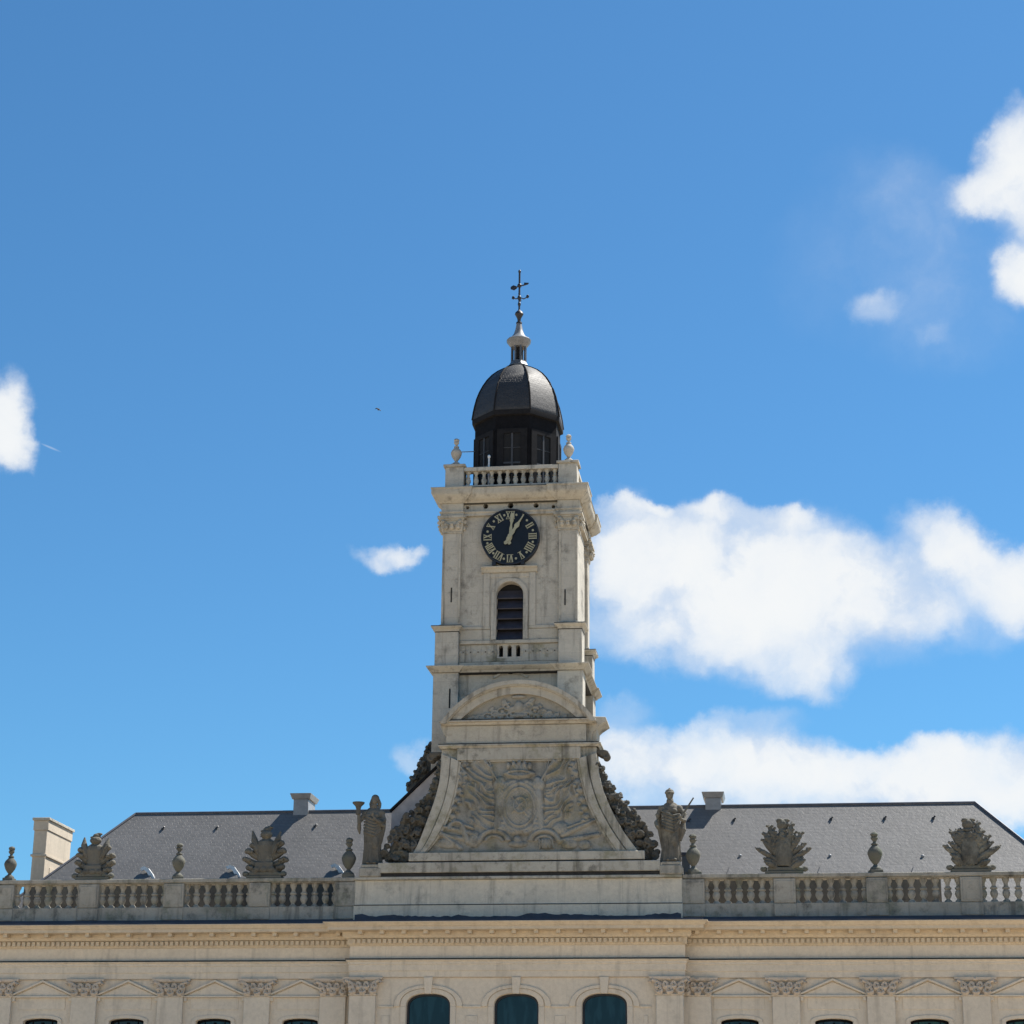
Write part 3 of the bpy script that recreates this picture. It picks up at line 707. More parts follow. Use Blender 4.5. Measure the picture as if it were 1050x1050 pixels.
# ------------------------------------------------------------------ clock tower
YT = 61.35
def T(x, y, Y=YT): return at(x, y, Y)
tx0, tx1 = X_(453.8, 560, YT), X_(592.4, 560, YT)
TW = tx1-tx0; TD = TW*.88; tcx = (tx0+tx1)/2; tcy = YT+TD/2
tower = thing('clock_tower', 'square pale stone clock tower with a black face and a dark slate dome', 'tower', (tcx, tcy, 0))
def tz(y): return Z_(523, y, YT)
IN = .10                                     # wall set back behind the corner piers
def square(o=0): return [(tx0-o, YT+TD+o), (tx0-o, YT-o), (tx1+o, YT-o), (tx1+o, YT+TD+o)]
ZB = 9.6
z_cor, z_fr, z_cap1, z_cap0, z_ped, z_low, z_bal = tz(501.5), tz(513), tz(528), tz(543.5), tz(642), tz(684), tz(478)
# walls
wcx, whw = X_(522.2, 620, YT), (X_(536, 620, YT)-X_(508.6, 620, YT))/2
wz0, wz1 = tz(655), tz(595.5)
holes = [arch(wcx, whw, wz0, wz1-whw*.95, whw*.95, 2.0, 14)]
yw = YT+IN
for hx in (513.2, 522, 530.8):
    cx = X_(hx, 667, YT); holes.append(arch(cx, .068, tz(672.5), tz(663), .07, 2, 8))
for hx, hy, hr in ((479, 519.6, 1.6), (497.6, 518.2, 2.3), (523.2, 517.4, 2.6), (549.4, 517.1, 2.4), (567, 518.4, 1.6)):
    x, z = T(hx, hy); r = hr*.036; holes.append([(x+r*math.cos(k*PI/6), z+r*math.sin(k*PI/6)) for k in range(12)])
b = B().wall([(tx0+IN, ZB), (tx1-IN, ZB), (tx1-IN, z_cor), (tx0+IN, z_cor)], holes, yw, .32)
bm = b.bm
for q in ([(tx1-IN, yw), (tx1-IN, YT+TD-IN)], [(tx1-IN, YT+TD-IN), (tx0+IN, YT+TD-IN)], [(tx0+IN, YT+TD-IN), (tx0+IN, yw)]):
    b._quad([bm.verts.new((q[0][0], q[0][1], ZB)), bm.verts.new((q[1][0], q[1][1], ZB)), bm.verts.new((q[1][0], q[1][1], z_cor)), bm.verts.new((q[0][0], q[0][1], z_cor))])
part('wall', b, M_tower, tower, recalc=False)
part('wall_core', B().box(tx0+IN+.05, tx1-IN-.05, yw+.31, YT+TD-IN-.05, ZB, z_cor-.05), M_hole, tower)
# corner piers with capitals
pw = .60
tcap = None
def tcapital_mb():
    c = B(); h = z_cap1-z_cap0; hw = pw/2+.03
    c.box(-hw, hw, -hw, hw, 0, h*.75, .14); c.box(-hw-.13, hw+.13, -hw-.13, hw+.13, h*.84, h-.003); c.box(-hw-.08, hw+.08, -hw-.08, hw+.08, h*.72, h*.838)
    for (nx, ny) in ((0, -1), (1, 0), (-1, 0), (0, 1)):
        for i in range(3):
            t = (i-1)*.2; px, py = nx*hw+ny*t, ny*hw+nx*t
            c.ell((px+nx*.05, py+ny*.05, h*.26), (.09, .09, h*.2), sub=1); c.ell((px*1.03+nx*.09, py*1.03+ny*.09, h*.42), (.07, .07, .05), sub=1)
        for t in (-.26, .26): c.tube([(nx*hw+ny*t*.4, ny*hw+nx*t*.4, h*.4), (nx*(hw+.08)+ny*t, ny*(hw+.08)+nx*t, h*.62), (nx*(hw+.1)+ny*t*1.25, ny*(hw+.1)+nx*t*1.25, h*.6)], [.05, .06, .07], 6)
    return c
corners = [(tx0+pw/2, YT+pw/2), (tx1-pw/2, YT+pw/2), (tx0+pw/2, YT+TD-pw/2), (tx1-pw/2, YT+TD-pw/2)]
for i, (cx, cy) in enumerate(corners):
    h2 = pw/2
    p = part('pilaster', B().box(cx-h2, cx+h2, cy-h2, cy+h2, z_ped+.10, z_cap0-.05).box(cx-h2-.04, cx+h2+.04, cy-h2-.04, cy+h2+.04, z_ped+.02, z_ped+.099)
             .box(cx-h2-.03, cx+h2+.03, cy-h2-.03, cy+h2+.03, z_cap0-.049, z_cap0-.002)
             .box(cx-h2+.001, cx+h2-.001, cy-h2+.001, cy+h2-.001, z_cap1+.001, z_cor-.05), M_tower, tower, bevel=.012)
    if tcap is None:
        tcap = part('capital', tcapital_mb(), M_towertrim, p, at0=(cx, cy, z_cap0))
    else: repeat(tcap, p, (cx, cy, z_cap0))
    q = pw/2+.10; sx = -1 if i in (0, 2) else 1; sy = -1 if i < 2 else 1
    ox = cx+sx*.08
    part('pedestal', B().box(ox-.37, ox+.37, cy-.37+sy*.07, cy+.37+sy*.07, z_low+.02, z_ped-.16), M_tower, tower, bevel=.012)
    part('pier', B().box(ox-.40, ox+.40, cy-.38+sy*.07, cy+.38+sy*.07, ZB, z_low-.18), M_tower, tower, bevel=.012)
# entablature
sq = square(0)
def ring_(prof, o=0, name='cornice', mat=M_towertrim): return part(name, B().sweep(prof, square(o), True), mat, tower, bevel=.006)
ring_([(-.12, z_cap1+.005), (.02, z_cap1+.005), (.02, z_cap1+.09), (.05, z_cap1+.11), (.05, z_cap1+.15), (-.12, z_cap1+.15)], name='architrave')
ring_([(-.3, z_fr-.06), (.04, z_fr-.06), (.08, z_fr-.01), (.16, z_fr+.03), (.2, z_fr+.08), (.25, z_fr+.14), (.28, z_fr+.2), (.28, z_cor-.03), (.30, z_cor-.02), (.30, z_cor), (-.3, z_cor+.03)])
# string at pedestal top and lower cornice, broken forward over the piers
ring_([(-.3, z_ped-.19), (.12, z_ped-.19), (.14, z_ped-.13), (.2, z_ped-.10), (.31, z_ped-.03), (.31, z_ped+.0), (-.3, z_ped+.018)], name='string_course') if False else None
for i, (cx, cy) in enumerate(corners):
    sx = -1 if i in (0, 2) else 1; sy = -1 if i < 2 else 1; ox = cx+sx*.08; oy = cy+sy*.07
    c = [(ox-.37, oy+.37), (ox-.37, oy-.37), (ox+.37, oy-.37), (ox+.37, oy+.37)]
    part('pedestal_cap', B().sweep([(-.05, z_ped-.159), (.01, z_ped-.159), (.03, z_ped-.10), (.10, z_ped-.05), (.12, z_ped-.03), (.12, z_ped), (-.3, z_ped+.018)], c, True), M_towertrim, tower, bevel=.006)
ring_([(-.3, z_low-.178), (.12, z_low-.178), (.16, z_low-.12), (.24, z_low-.09), (.33, z_low-.02), (.33, z_low+.01), (-.3, z_low+.03)], name='string_course')
for i, (cx, cy) in enumerate(corners):
    sx = -1 if i in (0, 2) else 1; sy = -1 if i < 2 else 1; h2 = pw/2+.004
    c = [(cx-h2, cy+h2), (cx-h2, cy-h2), (cx+h2, cy-h2), (cx+h2, cy+h2)]
    part('cornice_break', B().sweep([(-.2, z_fr-.058), (.10, z_fr-.058), (.14, z_fr-.008), (.21, z_fr+.032), (.25, z_fr+.082), (.31, z_fr+.142), (.345, z_fr+.202), (.345, z_cor-.032), (.365, z_cor-.022), (.365, z_cor+.0245), (-.2, z_cor+.036)], c, True)
         .sweep([(-.2, z_cap1+.008), (.075, z_cap1+.008), (.075, z_cap1+.093), (.105, z_cap1+.113), (.105, z_cap1+.157), (-.2, z_cap1+.157)], c, True)
         .box(cx-h2-.05, cx+h2+.05, cy-h2-.05, cy+h2+.05, z_cap1+.158, z_fr-.0585), M_towertrim, tower, bevel=.006)
    ox = cx+sx*.08; oy = cy+sy*.07
    c = [(ox-.40, oy+.40), (ox-.40, oy-.40), (ox+.40, oy-.40), (ox+.40, oy+.40)]
    part('string_break', B().sweep([(-.2, z_low-.172), (.05, z_low-.172), (.08, z_low-.115), (.13, z_low-.085), (.20, z_low-.015), (.20, z_low+.015), (-.2, z_low+.036)], c, True), M_towertrim, tower, bevel=.006)
    for k in (-1, 1):   # sunk margins that give the pilaster a layered front
        part('pilaster_margin', B().box(cx+k*(pw/2-.035)-.03, cx+k*(pw/2-.035)+.03, cy+sy*(pw/2)-.022, cy+sy*(pw/2)+.022, z_ped+.16, z_cap0-.12), M_towertrim, tower)
ring_([(-.3, z_low-.205), (.09, z_low-.205), (.126, z_low-.183), (.126, z_low-.1785), (-.3, z_low-.1785)], name='dirt_shade_line', mat=M_grimshade)  # dark strip paints dirt and the shade under the string course
ring_([(-.3, z_fr-.073), (.025, z_fr-.073), (.042, z_fr-.066), (.042, z_fr-.0605), (-.3, z_fr-.0605)], name='dirt_shade_line', mat=M_dark)  # dirt and painted shade in the joint below the cornice
ring_([(-.3, z_cor-.0), (.302, z_cor+.001), (.302, z_cor+.022), (-.3, z_cor+.034)], name='dirt_shade_line', mat=M_grimshade)  # dirt and painted shade along the cornice lip
for i, (cx, cy) in enumerate(corners):
    sx = -1 if i in (0, 2) else 1; sy = -1 if i < 2 else 1; ox = cx+sx*.08; oy = cy+sy*.07
    part('dirt_shade_line', B().box(ox-.378, ox+.378, oy-.378, oy+.378, z_ped-.185, z_ped-.161).box(ox-.49, ox+.49, oy-.49, oy+.49, z_ped+.001, z_ped+.018), M_grimshade, tower)  # dirt and painted shade below and above each pedestal cap
# front strings, window frame and hood
xa, xb = tx0+pw+.01, tx1-pw-.01
b = B()
for (a, c) in ((xa, wcx-whw-.18), (wcx+whw+.18, xb)):
    b.box(a, c, yw-.05, yw+.01, tz(644), tz(641)); b.box(a, c, yw-.025, yw+.01, tz(655.5), tz(644.3))
b.box(xa, xb, yw-.1, yw+.01, tz(659.5), tz(656)); b.box(xa, xb, yw-.12, yw+.01, tz(682), tz(678.5))
part('string_course', b, M_towertrim, tower, bevel=.008)
part('dirt_shade_line', B().box(xa, xb, yw-.125, yw-.05, tz(683.2), tz(682.1)), M_grimshade, tower)
for sx, a, c in ((-1, xa, X_(509, 667, YT)), (1, X_(535, 667, YT), xb)):
    d = B().box(a, c, yw-.03, yw+.01, tz(677.5), tz(660))
    n = 5
    for k in range(n):
        x = a+(k+.5)*(c-a)/n
        for q in (-1, 1): d.ell((x+q*.1, yw-.03, tz(667.5)), (.05, .022, .09), sub=2)
    sp_ = part('studded_panel', d, M_gable, tower, bevel=.006)
    e_ = B()
    for k in range(n): e_.ell((a+(k+.5)*(c-a)/n, yw-.05, tz(667.5)), (.022, .02, .026), sub=1)
    part('stud', e_, M_dark, sp_)
part('balcony_front', B().box(X_(509, 667, YT)+.003, X_(535, 667, YT)-.003, yw-.028, yw+.01, tz(677.5), tz(674)), M_gable, tower)
fr = B(); hx0, hx1 = X_(495.5, 600, YT), X_(549, 600, YT)
spr = wz1-whw*.95
fr.strip(archtop(wcx, whw+.004, spr, whw*.95+.004, 2, 18), archtop(wcx, whw+.16, spr, whw*.95+.13, 2, 18), yw-.04, yw+.01)
for s0_ in ((hx0, hx0+.2), (hx1-.2, hx1)): fr.box(*s0_, yw-.05, yw+.01, tz(641), tz(586.5))
fr.box(hx0+.2, hx1-.2, yw-.02, yw+.008, wz1+.14, tz(586.5))
for s0_ in ((wcx-whw-.16, wcx-whw-.004), (wcx+whw+.004, wcx+whw+.16)): fr.box(*s0_, yw-.04, yw+.009, wz0, spr)
part('window_surround', fr, M_tower, tower, bevel=.008)
part('window_hood', B().prism([(yw+.01, tz(586.4)), (yw-.08, tz(586.4)), (yw-.12, tz(583.5)), (yw-.2, tz(582)), (yw-.2, tz(580.8)), (yw+.01, tz(580.2))], 'x', X_(493.5, 583, YT), X_(551, 583, YT)), M_towertrim, tower, bevel=.006)
lv = B()
for k in range(5):
    z = wz0+.05+k*.335; lv.prism([(yw+.08, z), (yw+.1, z-.03), (yw+.29, z+.26), (yw+.27, z+.29)], 'x', wcx-whw+.01, wcx+whw-.01)
part('louvre', lv, M_louvre, tower)
part('slit_window', B().box(X_(460.5, 715, YT-.12), X_(462, 715, YT-.12), YT-.16, YT-.12, tz(726), tz(706)).box(X_(462.8, 610, YT)-.02, X_(462.8, 610, YT)+.02, YT-.012, YT+.02, tz(616), tz(601)).box(X_(579.4, 610, YT)-.02, X_(579.4, 610, YT)+.02, YT-.012, YT+.02, tz(622), tz(606)), M_hole, tower)
part('arched_niche', B().strip([(X_(506, 694, YT), tz(695)), (X_(513, 694, YT), tz(691.5)), (X_(523, 694, YT), tz(690.3)), (X_(533, 694, YT), tz(691.5)), (X_(540, 694, YT), tz(695))], [(X_(506, 694, YT)-.06, tz(693.5)), (X_(512.5, 694, YT), tz(689.5)), (X_(523, 694, YT), tz(688)), (X_(533.5, 694, YT), tz(689.5)), (X_(540, 694, YT)+.06, tz(693.5))], yw-.08, yw+.01), M_towertrim, tower)

# clock
ccx, ccz = T(523.1, 550.4, yw-.2); CR = 29.2*(YT/FPX)*1.06
yc0 = yw-.20
def disc(r, n=64): return [(ccx+r*math.cos(2*PI*k/n), ccz+r*math.sin(2*PI*k/n)) for k in range(n)]
clock = part('clock_face', B().prism(disc(CR), 'y', yc0, yw+.005), M_clock, tower)
part('rim', B().strip(disc(CR*.985)+disc(CR*.985)[:1], disc(CR*1.03)+disc(CR*1.03)[:1], yc0-.035, yw+.004), M_iron, clock)
for px in (507.4, 536.6):
    x = X_(px, 578, yw); part('bracket', B().box(x-.06, x+.06, yc0-.02, yw+.01, tz(580.2), tz(576)), M_iron, clock)
def rad(ang, pts):
    "local (tangent, radial) -> wall plane; ang clockwise from twelve, right when facing the dial"
    s_, c_ = math.sin(ang), math.cos(ang)
    return [(ccx+t*c_+r*s_, ccz-t*s_+r*c_) for t, r in pts]
NUM = ['XII', 'I', 'II', 'III', 'IIII', 'V', 'VI', 'VII', 'VIII', 'IX', 'X', 'XI']
r0, r1 = CR*.655, CR*.94
for k, s_ in enumerate(NUM):
    ang = k*PI/6; g = B()
    wd = {'I': .075, 'V': .15, 'X': .16}; tot = sum(wd[c] for c in s_); sq_ = min(1.0, .30/tot) if len(s_) > 3 else 1.0
    t = -tot*sq_/2
    def bar(ta, tb, w_, ra=r0, rb=r1, q_=.78): g.prism(rad(ang, [(ta-w_*q_/2, ra), (ta+w_*q_/2, ra), (tb+w_*q_/2, rb), (tb-w_*q_/2, rb)]), 'y', yc0-.018, yc0-.001)
    for c in s_:
        w_ = wd[c]*sq_; m_ = t+w_/2
        if c == 'I': bar(m_, m_, .045)
        elif c == 'V': bar(m_, m_-w_*.34, .05); g.prism(rad(ang, [(m_-.01, r0+.002), (m_+.014, r0+.002), (m_+w_*.4, r1-.002), (m_+w_*.4-.024, r1-.002)]), 'y', yc0-.0172, yc0-.0012)
        else: bar(m_+w_*.34, m_-w_*.34, .05); g.prism(rad(ang, [(m_-w_*.4, r0+.002), (m_-w_*.4+.024, r0+.002), (m_+w_*.4, r1-.002), (m_+w_*.4-.024, r1-.002)]), 'y', yc0-.0172, yc0-.0012)
        t += w_
    for rr in (r0, r1-.012): g.prism(rad(ang, [(-tot*sq_/2+.008, rr), (tot*sq_/2-.008, rr), (tot*sq_/2-.008, rr+.012), (-tot*sq_/2+.008, rr+.012)]), 'y', yc0-.0195, yc0-.0008)
    part('numeral', g, M_gilt, clock)
    d = rad(ang+PI/12, [(0, CR*.83)])[0]
    part('dot', B().prism([(d[0]+.038*math.cos(q*PI/4), d[1]+.038*math.sin(q*PI/4)) for q in range(8)], 'y', yc0-.014, yc0-.001), M_gilt, clock)
def hand(name, deg, pts, y0, y1):
    part(name, B().prism(rad(math.radians(deg), [(t*CR*.85, r*CR) for t, r in pts]), 'y', y0, y1), M_gilt, clock)
def sym(L): return L + [(-t, r) for t, r in L[::-1]]
hand('minute_hand', 5.6, sym([(.03, -.30), (.09, -.24), (.04, -.17), (.095, -.08), (.095, .05), (.05, .1), (.06, .3), (.035, .42), (.045, .5), (.085, .58), (.07, .64), (.085, .74), (.07, .86)]), yc0-.06, yc0-.045)
hand('hour_hand', 32, sym([(.02, -.34), (.08, -.29), (.04, -.2), (.085, -.1), (.07, .08), (.085, .2), (.055, .28), (.06, .36), (.10, .44), (.09, .5), (.035, .6), (.02, .9)]), yc0-.085, yc0-.07)
part('hub', B().prism(rad(0, [(.07*math.cos(q*PI/6), .07*math.sin(q*PI/6)) for q in range(12)]), 'y', yc0-.1, yc0-.04), M_gilt, clock)

# tower-top balustrade
zb0, zb1, zb2, zb3 = z_cor+.02, tz(495.5), tz(481), tz(476.5)
o_ = -.06
S4 = [(tx0-o_, YT-o_, 0)]
def side(p0, p1):  # centre lines of the four balustrade runs
    return p0, p1
cnr = [(tx0+.03+.30, YT+.03+.30), (tx1-.03-.30, YT+.33), (tx1-.33, YT+TD-.33), (tx0+.33, YT+TD-.33)]
pl, rl_ = B(), B()
for (p0, p1) in zip(cnr, cnr[1:]+cnr[:1]):
    hx_, hy_ = .15, .15
    x0_, x1_ = sorted((p0[0], p1[0])); y0_, y1_ = sorted((p0[1], p1[1]))
    if abs(x1_-x0_) > abs(y1_-y0_):
        x0_ += .31; x1_ -= .31; oy = -.12 if p0[1] < tcy else .12
        pl.box(x0_, x1_, y0_+oy-.15, y0_+oy+.15, zb0, zb1); rl_.box(x0_, x1_, y0_+oy-.17, y0_+oy+.17, zb2, zb3-.02)
    else:
        y0_ += .31; y1_ -= .31; oxx = .12 if p0[0] > tcx else -.12
        pl.box(x0_+oxx-.15, x0_+oxx+.15, y0_, y1_, zb0, zb1); rl_.box(x0_+oxx-.17, x0_+oxx+.17, y0_, y1_, zb2, zb3-.02)
part('parapet_plinth', pl, M_tower, tower, bevel=.01); part('parapet_rail', rl_, M_tower, tower, bevel=.01)
for cx, cy in cnr:
    p = part('parapet_pier', B().box(cx-.30, cx+.30, cy-.30, cy+.30, zb0, zb3-.0), M_tower, tower, bevel=.012)
    part('pier_cap', B().box(cx-.36, cx+.36, cy-.36, cy+.36, zb3+.001, zb3+.085), M_towertrim, p, bevel=.012)
H = zb2-zb1
tp = [(.06, 0), (.085, 0), (.085, .07*H), (.05, .13*H), (.09, .36*H), (.08, .48*H), (.05, .56*H), (.075, .6*H), (.05, .66*H), (.045, .8*H), (.085, .93*H), (.085, H), (.06, H)]
tsrc = None
nb = 12
for (p0, p1) in zip(cnr, cnr[1:]+cnr[:1]):
    d = Vector((p1[0]-p0[0], p1[1]-p0[1])); L = d.length; d /= L; nn = Vector((d.y, -d.x))*.12
    for i in range(nb):
        s_ = .30+(i+.5)*(L-.60)/nb; q = Vector(p0)+d*s_+nn
        if tsrc is None:
            tsrc = part('baluster', B().lathe(tp, n=12), M_tower, tower, at0=(q.x, q.y, zb1))
        else: repeat(tsrc, tower, (q.x, q.y, zb1))
part('deck', B().box(tx0+.3, tx1-.3, YT+.3, YT+TD-.3, z_cor+.0, z_cor+.06), M_lead, tower)

# octagonal drum, dome, lantern, weather vane (stand on the axis of the tower)
YD = tcy
dsc = .5*(X_(577.6, 435, YD)-X_(485, 435, YD))/math.cos(math.radians(0))   # half width at the eaves
dsc *= .968
dcx = (X_(577.6, 435, YD)+X_(485, 435, YD))/2
def dz(y): return Z_(531, y, YD)
oct_rot = PI/8
def octring(r): return [(dcx+r*math.cos(oct_rot+k*PI/4), YD+r*math.sin(oct_rot+k*PI/4)) for k in range(8)]
K = 1/math.cos(PI/8)*.985
zd0, zd1 = z_cor+.05, dz(437.5)
rd = dsc*.935*K
drum = part('drum', B().lathe([(rd, zd0), (rd, zd1)], dcx, YD, 8, rot=oct_rot), M_drum, tower)
def facet(k): # outward direction of a facet
    a = k*PI/4; return Vector((math.cos(a), math.sin(a)))
ap = rd*math.cos(PI/8)
for k in range(8):
    n_ = facet(k); t_ = Vector((-n_.y, n_.x)); c0 = Vector((dcx, YD))+n_*ap
    def slab(b, u0, u1, d0, d1, z0, z1):
        P = [c0+t_*u+n_*d for u, d in ((u0, d0), (u1, d0), (u1, d1), (u0, d1))]
        b.prism([(p.x, p.y) for p in P], 'z', z0, z1)
    hw = .28; zw0, zw1 = zd0+.25, dz(459)
    fr = B()
    slab(fr, -hw-.22, -hw, .0, .05, zd0, zw1+.16); slab(fr, hw, hw+.22, .0, .05, zd0, zw1+.16); slab(fr, -hw, hw, .0, .05, zw1+.002, zw1+.16)
    w = part('window', fr, M_drumpale, drum)
    gl = B(); slab(gl, -hw+.002, hw-.002, .0, .012, zw0, zw1); part('pane', gl, M_hole, w)
    sa = B()
    slab(sa, -.03, .03, .013, .04, zw0, zw1); slab(sa, -hw, hw, .0135, .036, zw0+(zw1-zw0)*.42, zw0+(zw1-zw0)*.42+.06)
    for q in (.72,): slab(sa, -hw, hw, .0132, .027, zw0+(zw1-zw0)*q, zw0+(zw1-zw0)*q+.02)
    part('sash', sa, M_sash2, w)
prof = [(dsc*K*.93, zd1-.1), (dsc*K*.97, zd1-.02), (dsc*K*1.0, zd1+.06)] 
for y, hw in ((431, 45.6), (427, 45.0), (421.5, 43.9), (414, 42.0), (407, 39.4), (400, 36.0), (393.5, 31.8), (388, 27.0), (383.5, 21.5), (380, 15.5), (377.5, 10)):
    prof.append((hw/46.3*dsc*K, dz(y)))
dome = part('dome', B().lathe(prof, dcx, YD, 8, rot=oct_rot), M_domes, tower, sharp=38)
ribs = B()
for k in range(8):
    a = oct_rot+k*PI/4; ribs.tube([(dcx+r*1.004*math.cos(a), YD+r*1.004*math.sin(a), z) for r, z in prof[2:]], .028, 6)
part('hip_roll', ribs, M_drumpale, dome)
ev = B().lathe([(dsc*K*.93, zd1-.13), (dsc*K*1.0, zd1-.105), (dsc*K*1.004, zd1+.0), (dsc*K*1.003, zd1+.062), (dsc*K*.96, zd1+.07)], dcx, YD, 8, rot=oct_rot)
part('eaves', ev, M_drumpale, dome)
# lantern
ps = (YD/FPX)*1.075
def lz(y): return dz(y)
lan = part('lantern', B().lathe([(10.5*ps, lz(378.5)), (10.8*ps, lz(376)), (9.4*ps, lz(374.2)), (8.6*ps, lz(372.5)), (8.4*ps, lz(371.5))], dcx, YD, 8, rot=oct_rot)
           , M_lantern, tower)
part('lantern_core', B().lathe([(4*ps, lz(371.6)), (4*ps, lz(356.5))], dcx, YD, 8, rot=oct_rot), M_hole, lan)
post = B()
for k in range(8):
    a = oct_rot+k*PI/4; x, y = dcx+7.4*ps*math.cos(a), YD+7.4*ps*math.sin(a); post.tube([(x, y, lz(371.6)), (x, y, lz(356.5))], 1.05*ps, 8)
part('lantern_post', post, M_lantern, lan)
part('lantern_roof', B().lathe([(8*ps, lz(357)), (9.2*ps, lz(355.5)), (12.6*ps, lz(351.5)), (13*ps, lz(349.6)), (12*ps, lz(348.6)), (8.2*ps, lz(346.5)), (5.6*ps, lz(343)), (4.0*ps, lz(338.5)), (3.0*ps, lz(333.5)), (2.6*ps, lz(332))], dcx, YD, 16), plain('lead_roof_bright', (.20, .205, .215), .42, 0, .35, 8), lan)
part('finial', B().lathe([(2.4*ps, lz(333)), (3.2*ps, lz(332)), (3.0*ps, lz(330.6)), (1.6*ps, lz(329.8)), (2.0*ps, lz(327)), (3.4*ps, lz(324.4)), (4.6*ps, lz(322.5)), (4.2*ps, lz(321)), (2.6*ps, lz(319.5)), (1.0*ps, lz(318))], dcx, YD, 12), M_iron, lan)
vane = B().tube([(dcx, YD, lz(319)), (dcx, YD, lz(280))], .034, 6).ell((dcx, YD, lz(278.6)), (.05, .05, .07))
vane.ell((dcx, YD, lz(293)), (.08, .08, .08)).ell((dcx, YD, lz(305.5)), (.07, .07, .1)).ell((dcx, YD, lz(312)), (.055, .055, .09))
V_ = part('weather_vane', vane, M_iron, tower)
fl = B()
def D_(x, y): q = at(x, y, YD); return (q[0], YD, q[1])
fl.tube([D_(526, 295.5), D_(540, 291.5)], .022, 6)
xx, zz = at(527.2, 295, YD); fl.prism([(xx-.12, zz+.03), (xx-.03, zz+.09), (xx+.08, zz+.05), (xx+.1, zz-.03), (xx+.0, zz-.1), (xx-.12, zz-.05)], 'y', YD-.012, YD+.012)
xx, zz = at(540.5, 291, YD); fl.prism([(xx-.12, zz-.07), (xx+.04, zz-.02), (xx+.06, zz+.03), (xx-.1, zz+.05)], 'y', YD-.012, YD+.012)
part('arrow', fl, M_iron, V_)
cr = B()
for (x0_, x1_) in ((525.8, 541),): cr.tube([D_(526, 305.6), D_(529, 306.5), D_(533, 305), D_(537, 306.5), D_(541, 304.5)], .02, 6)
for x, y in ((526.3, 305.3), (541, 304)): q = D_(x, y); cr.ell(q, (.06, .03, .075), sub=1)
c_ = D_(533, 305); cr.tube([(c_[0], YD-.3, c_[2]), (c_[0], YD+.3, c_[2])], .02, 6)
part('compass_arms', cr, M_iron, V_)
# dark stepped scrollwork at the foot of the tower
for sx, nm in ((-1, 'left'), (1, 'right')):
    L0 = [(441, 762), (436, 771), (431, 781), (426, 790), (421, 799), (417.5, 807)]; L1 = [(445, 764), (444, 774), (443, 784), (441, 795), (436, 806), (428, 812)]
    if sx == 1:
        mx = lambda p: (2*520.5-p[0]+2, p[1]-1)
        L0 = [mx(p) for p in L0]; L1 = [mx(p) for p in L1]
    foliage('carved_scroll', L0, L1, 20+sx, 7, YT+.35, M_dark, tower, r0=.09, fill=22, vox=.02)

# ------------------------------------------------------------------ urns
def urn(label, mat, S, group):
    t = thing('stone_urn', label, 'urn', (0, 0, 0), group)
    part('foot', B().box(-.17, .17, -.17, .17, 0, .10).lathe([(.16, .10), (.15, .15), (.07, .21), (.05, .25)], n=14), mat, t, bevel=.01)
    part('bowl', B().lathe([(.05, .25), (.09, .29), (.16, .40), (.20, .52), (.205, .57), (.17, .66), (.10, .74), (.075, .77)], n=18), mat, t)
    part('finial', B().lathe([(.07, .77), (.10, .785), (.095, .815), (.05, .84), (.045, .88), (.085, .93), (.10, .975), (.07, 1.0), (.09, 1.03), (.105, 1.07), (.08, 1.11), (.05, 1.13), (.02, 1.14)], n=12, f=lambda a, z: 1+.12*math.sin(a*5+z*30) if z > .9 else 1), mat, t)
    return t
UZ = BZ1
ups = [(9, 868, 905.5), (182, 864.5, 902.5), (357, 859, 898.5), (711, 855, 893.5), (898, 853, 893.5)]
ulab = ['dark stone urn at the far left end of the balustrade, against blue sky', 'dark stone urn between the two clusters left of the gable', 'greenish stone urn just left of the statue raising a cup', 'stone urn just right of the sword statue, beside a blue box', 'dark stone urn between the two leafy clusters on the right']
u0 = None
for (px, yt, yb), lab in zip(ups, ulab):
    x, z0 = at(px, yb, YB+.2); z1 = Z_(px, yt, YB+.2); s_ = (z1-UZ)/1.14
    if u0 is None: u0 = urn(lab, M_urn, 1, 'urns along the roof balustrade'); o = u0; o.location = (x, YB+.21, UZ+.001); o.scale = (s_,)*3
    else: o = dup(u0, (x, YB+.21, UZ+.001), lab, random.uniform(0, 1.5), s_)
def tall(o): return o
pu = urn('pale stone urn on the left corner of the tower top', M_paleurn, 1, 'urns on the tower top')
pu.location = (cnr[0][0], cnr[0][1], zb3+.087); pu.scale = (.88,)*3
dup(pu, (cnr[1][0], cnr[1][1], zb3+.087), 'pale stone urn on the right corner of the tower top', .4, .88)

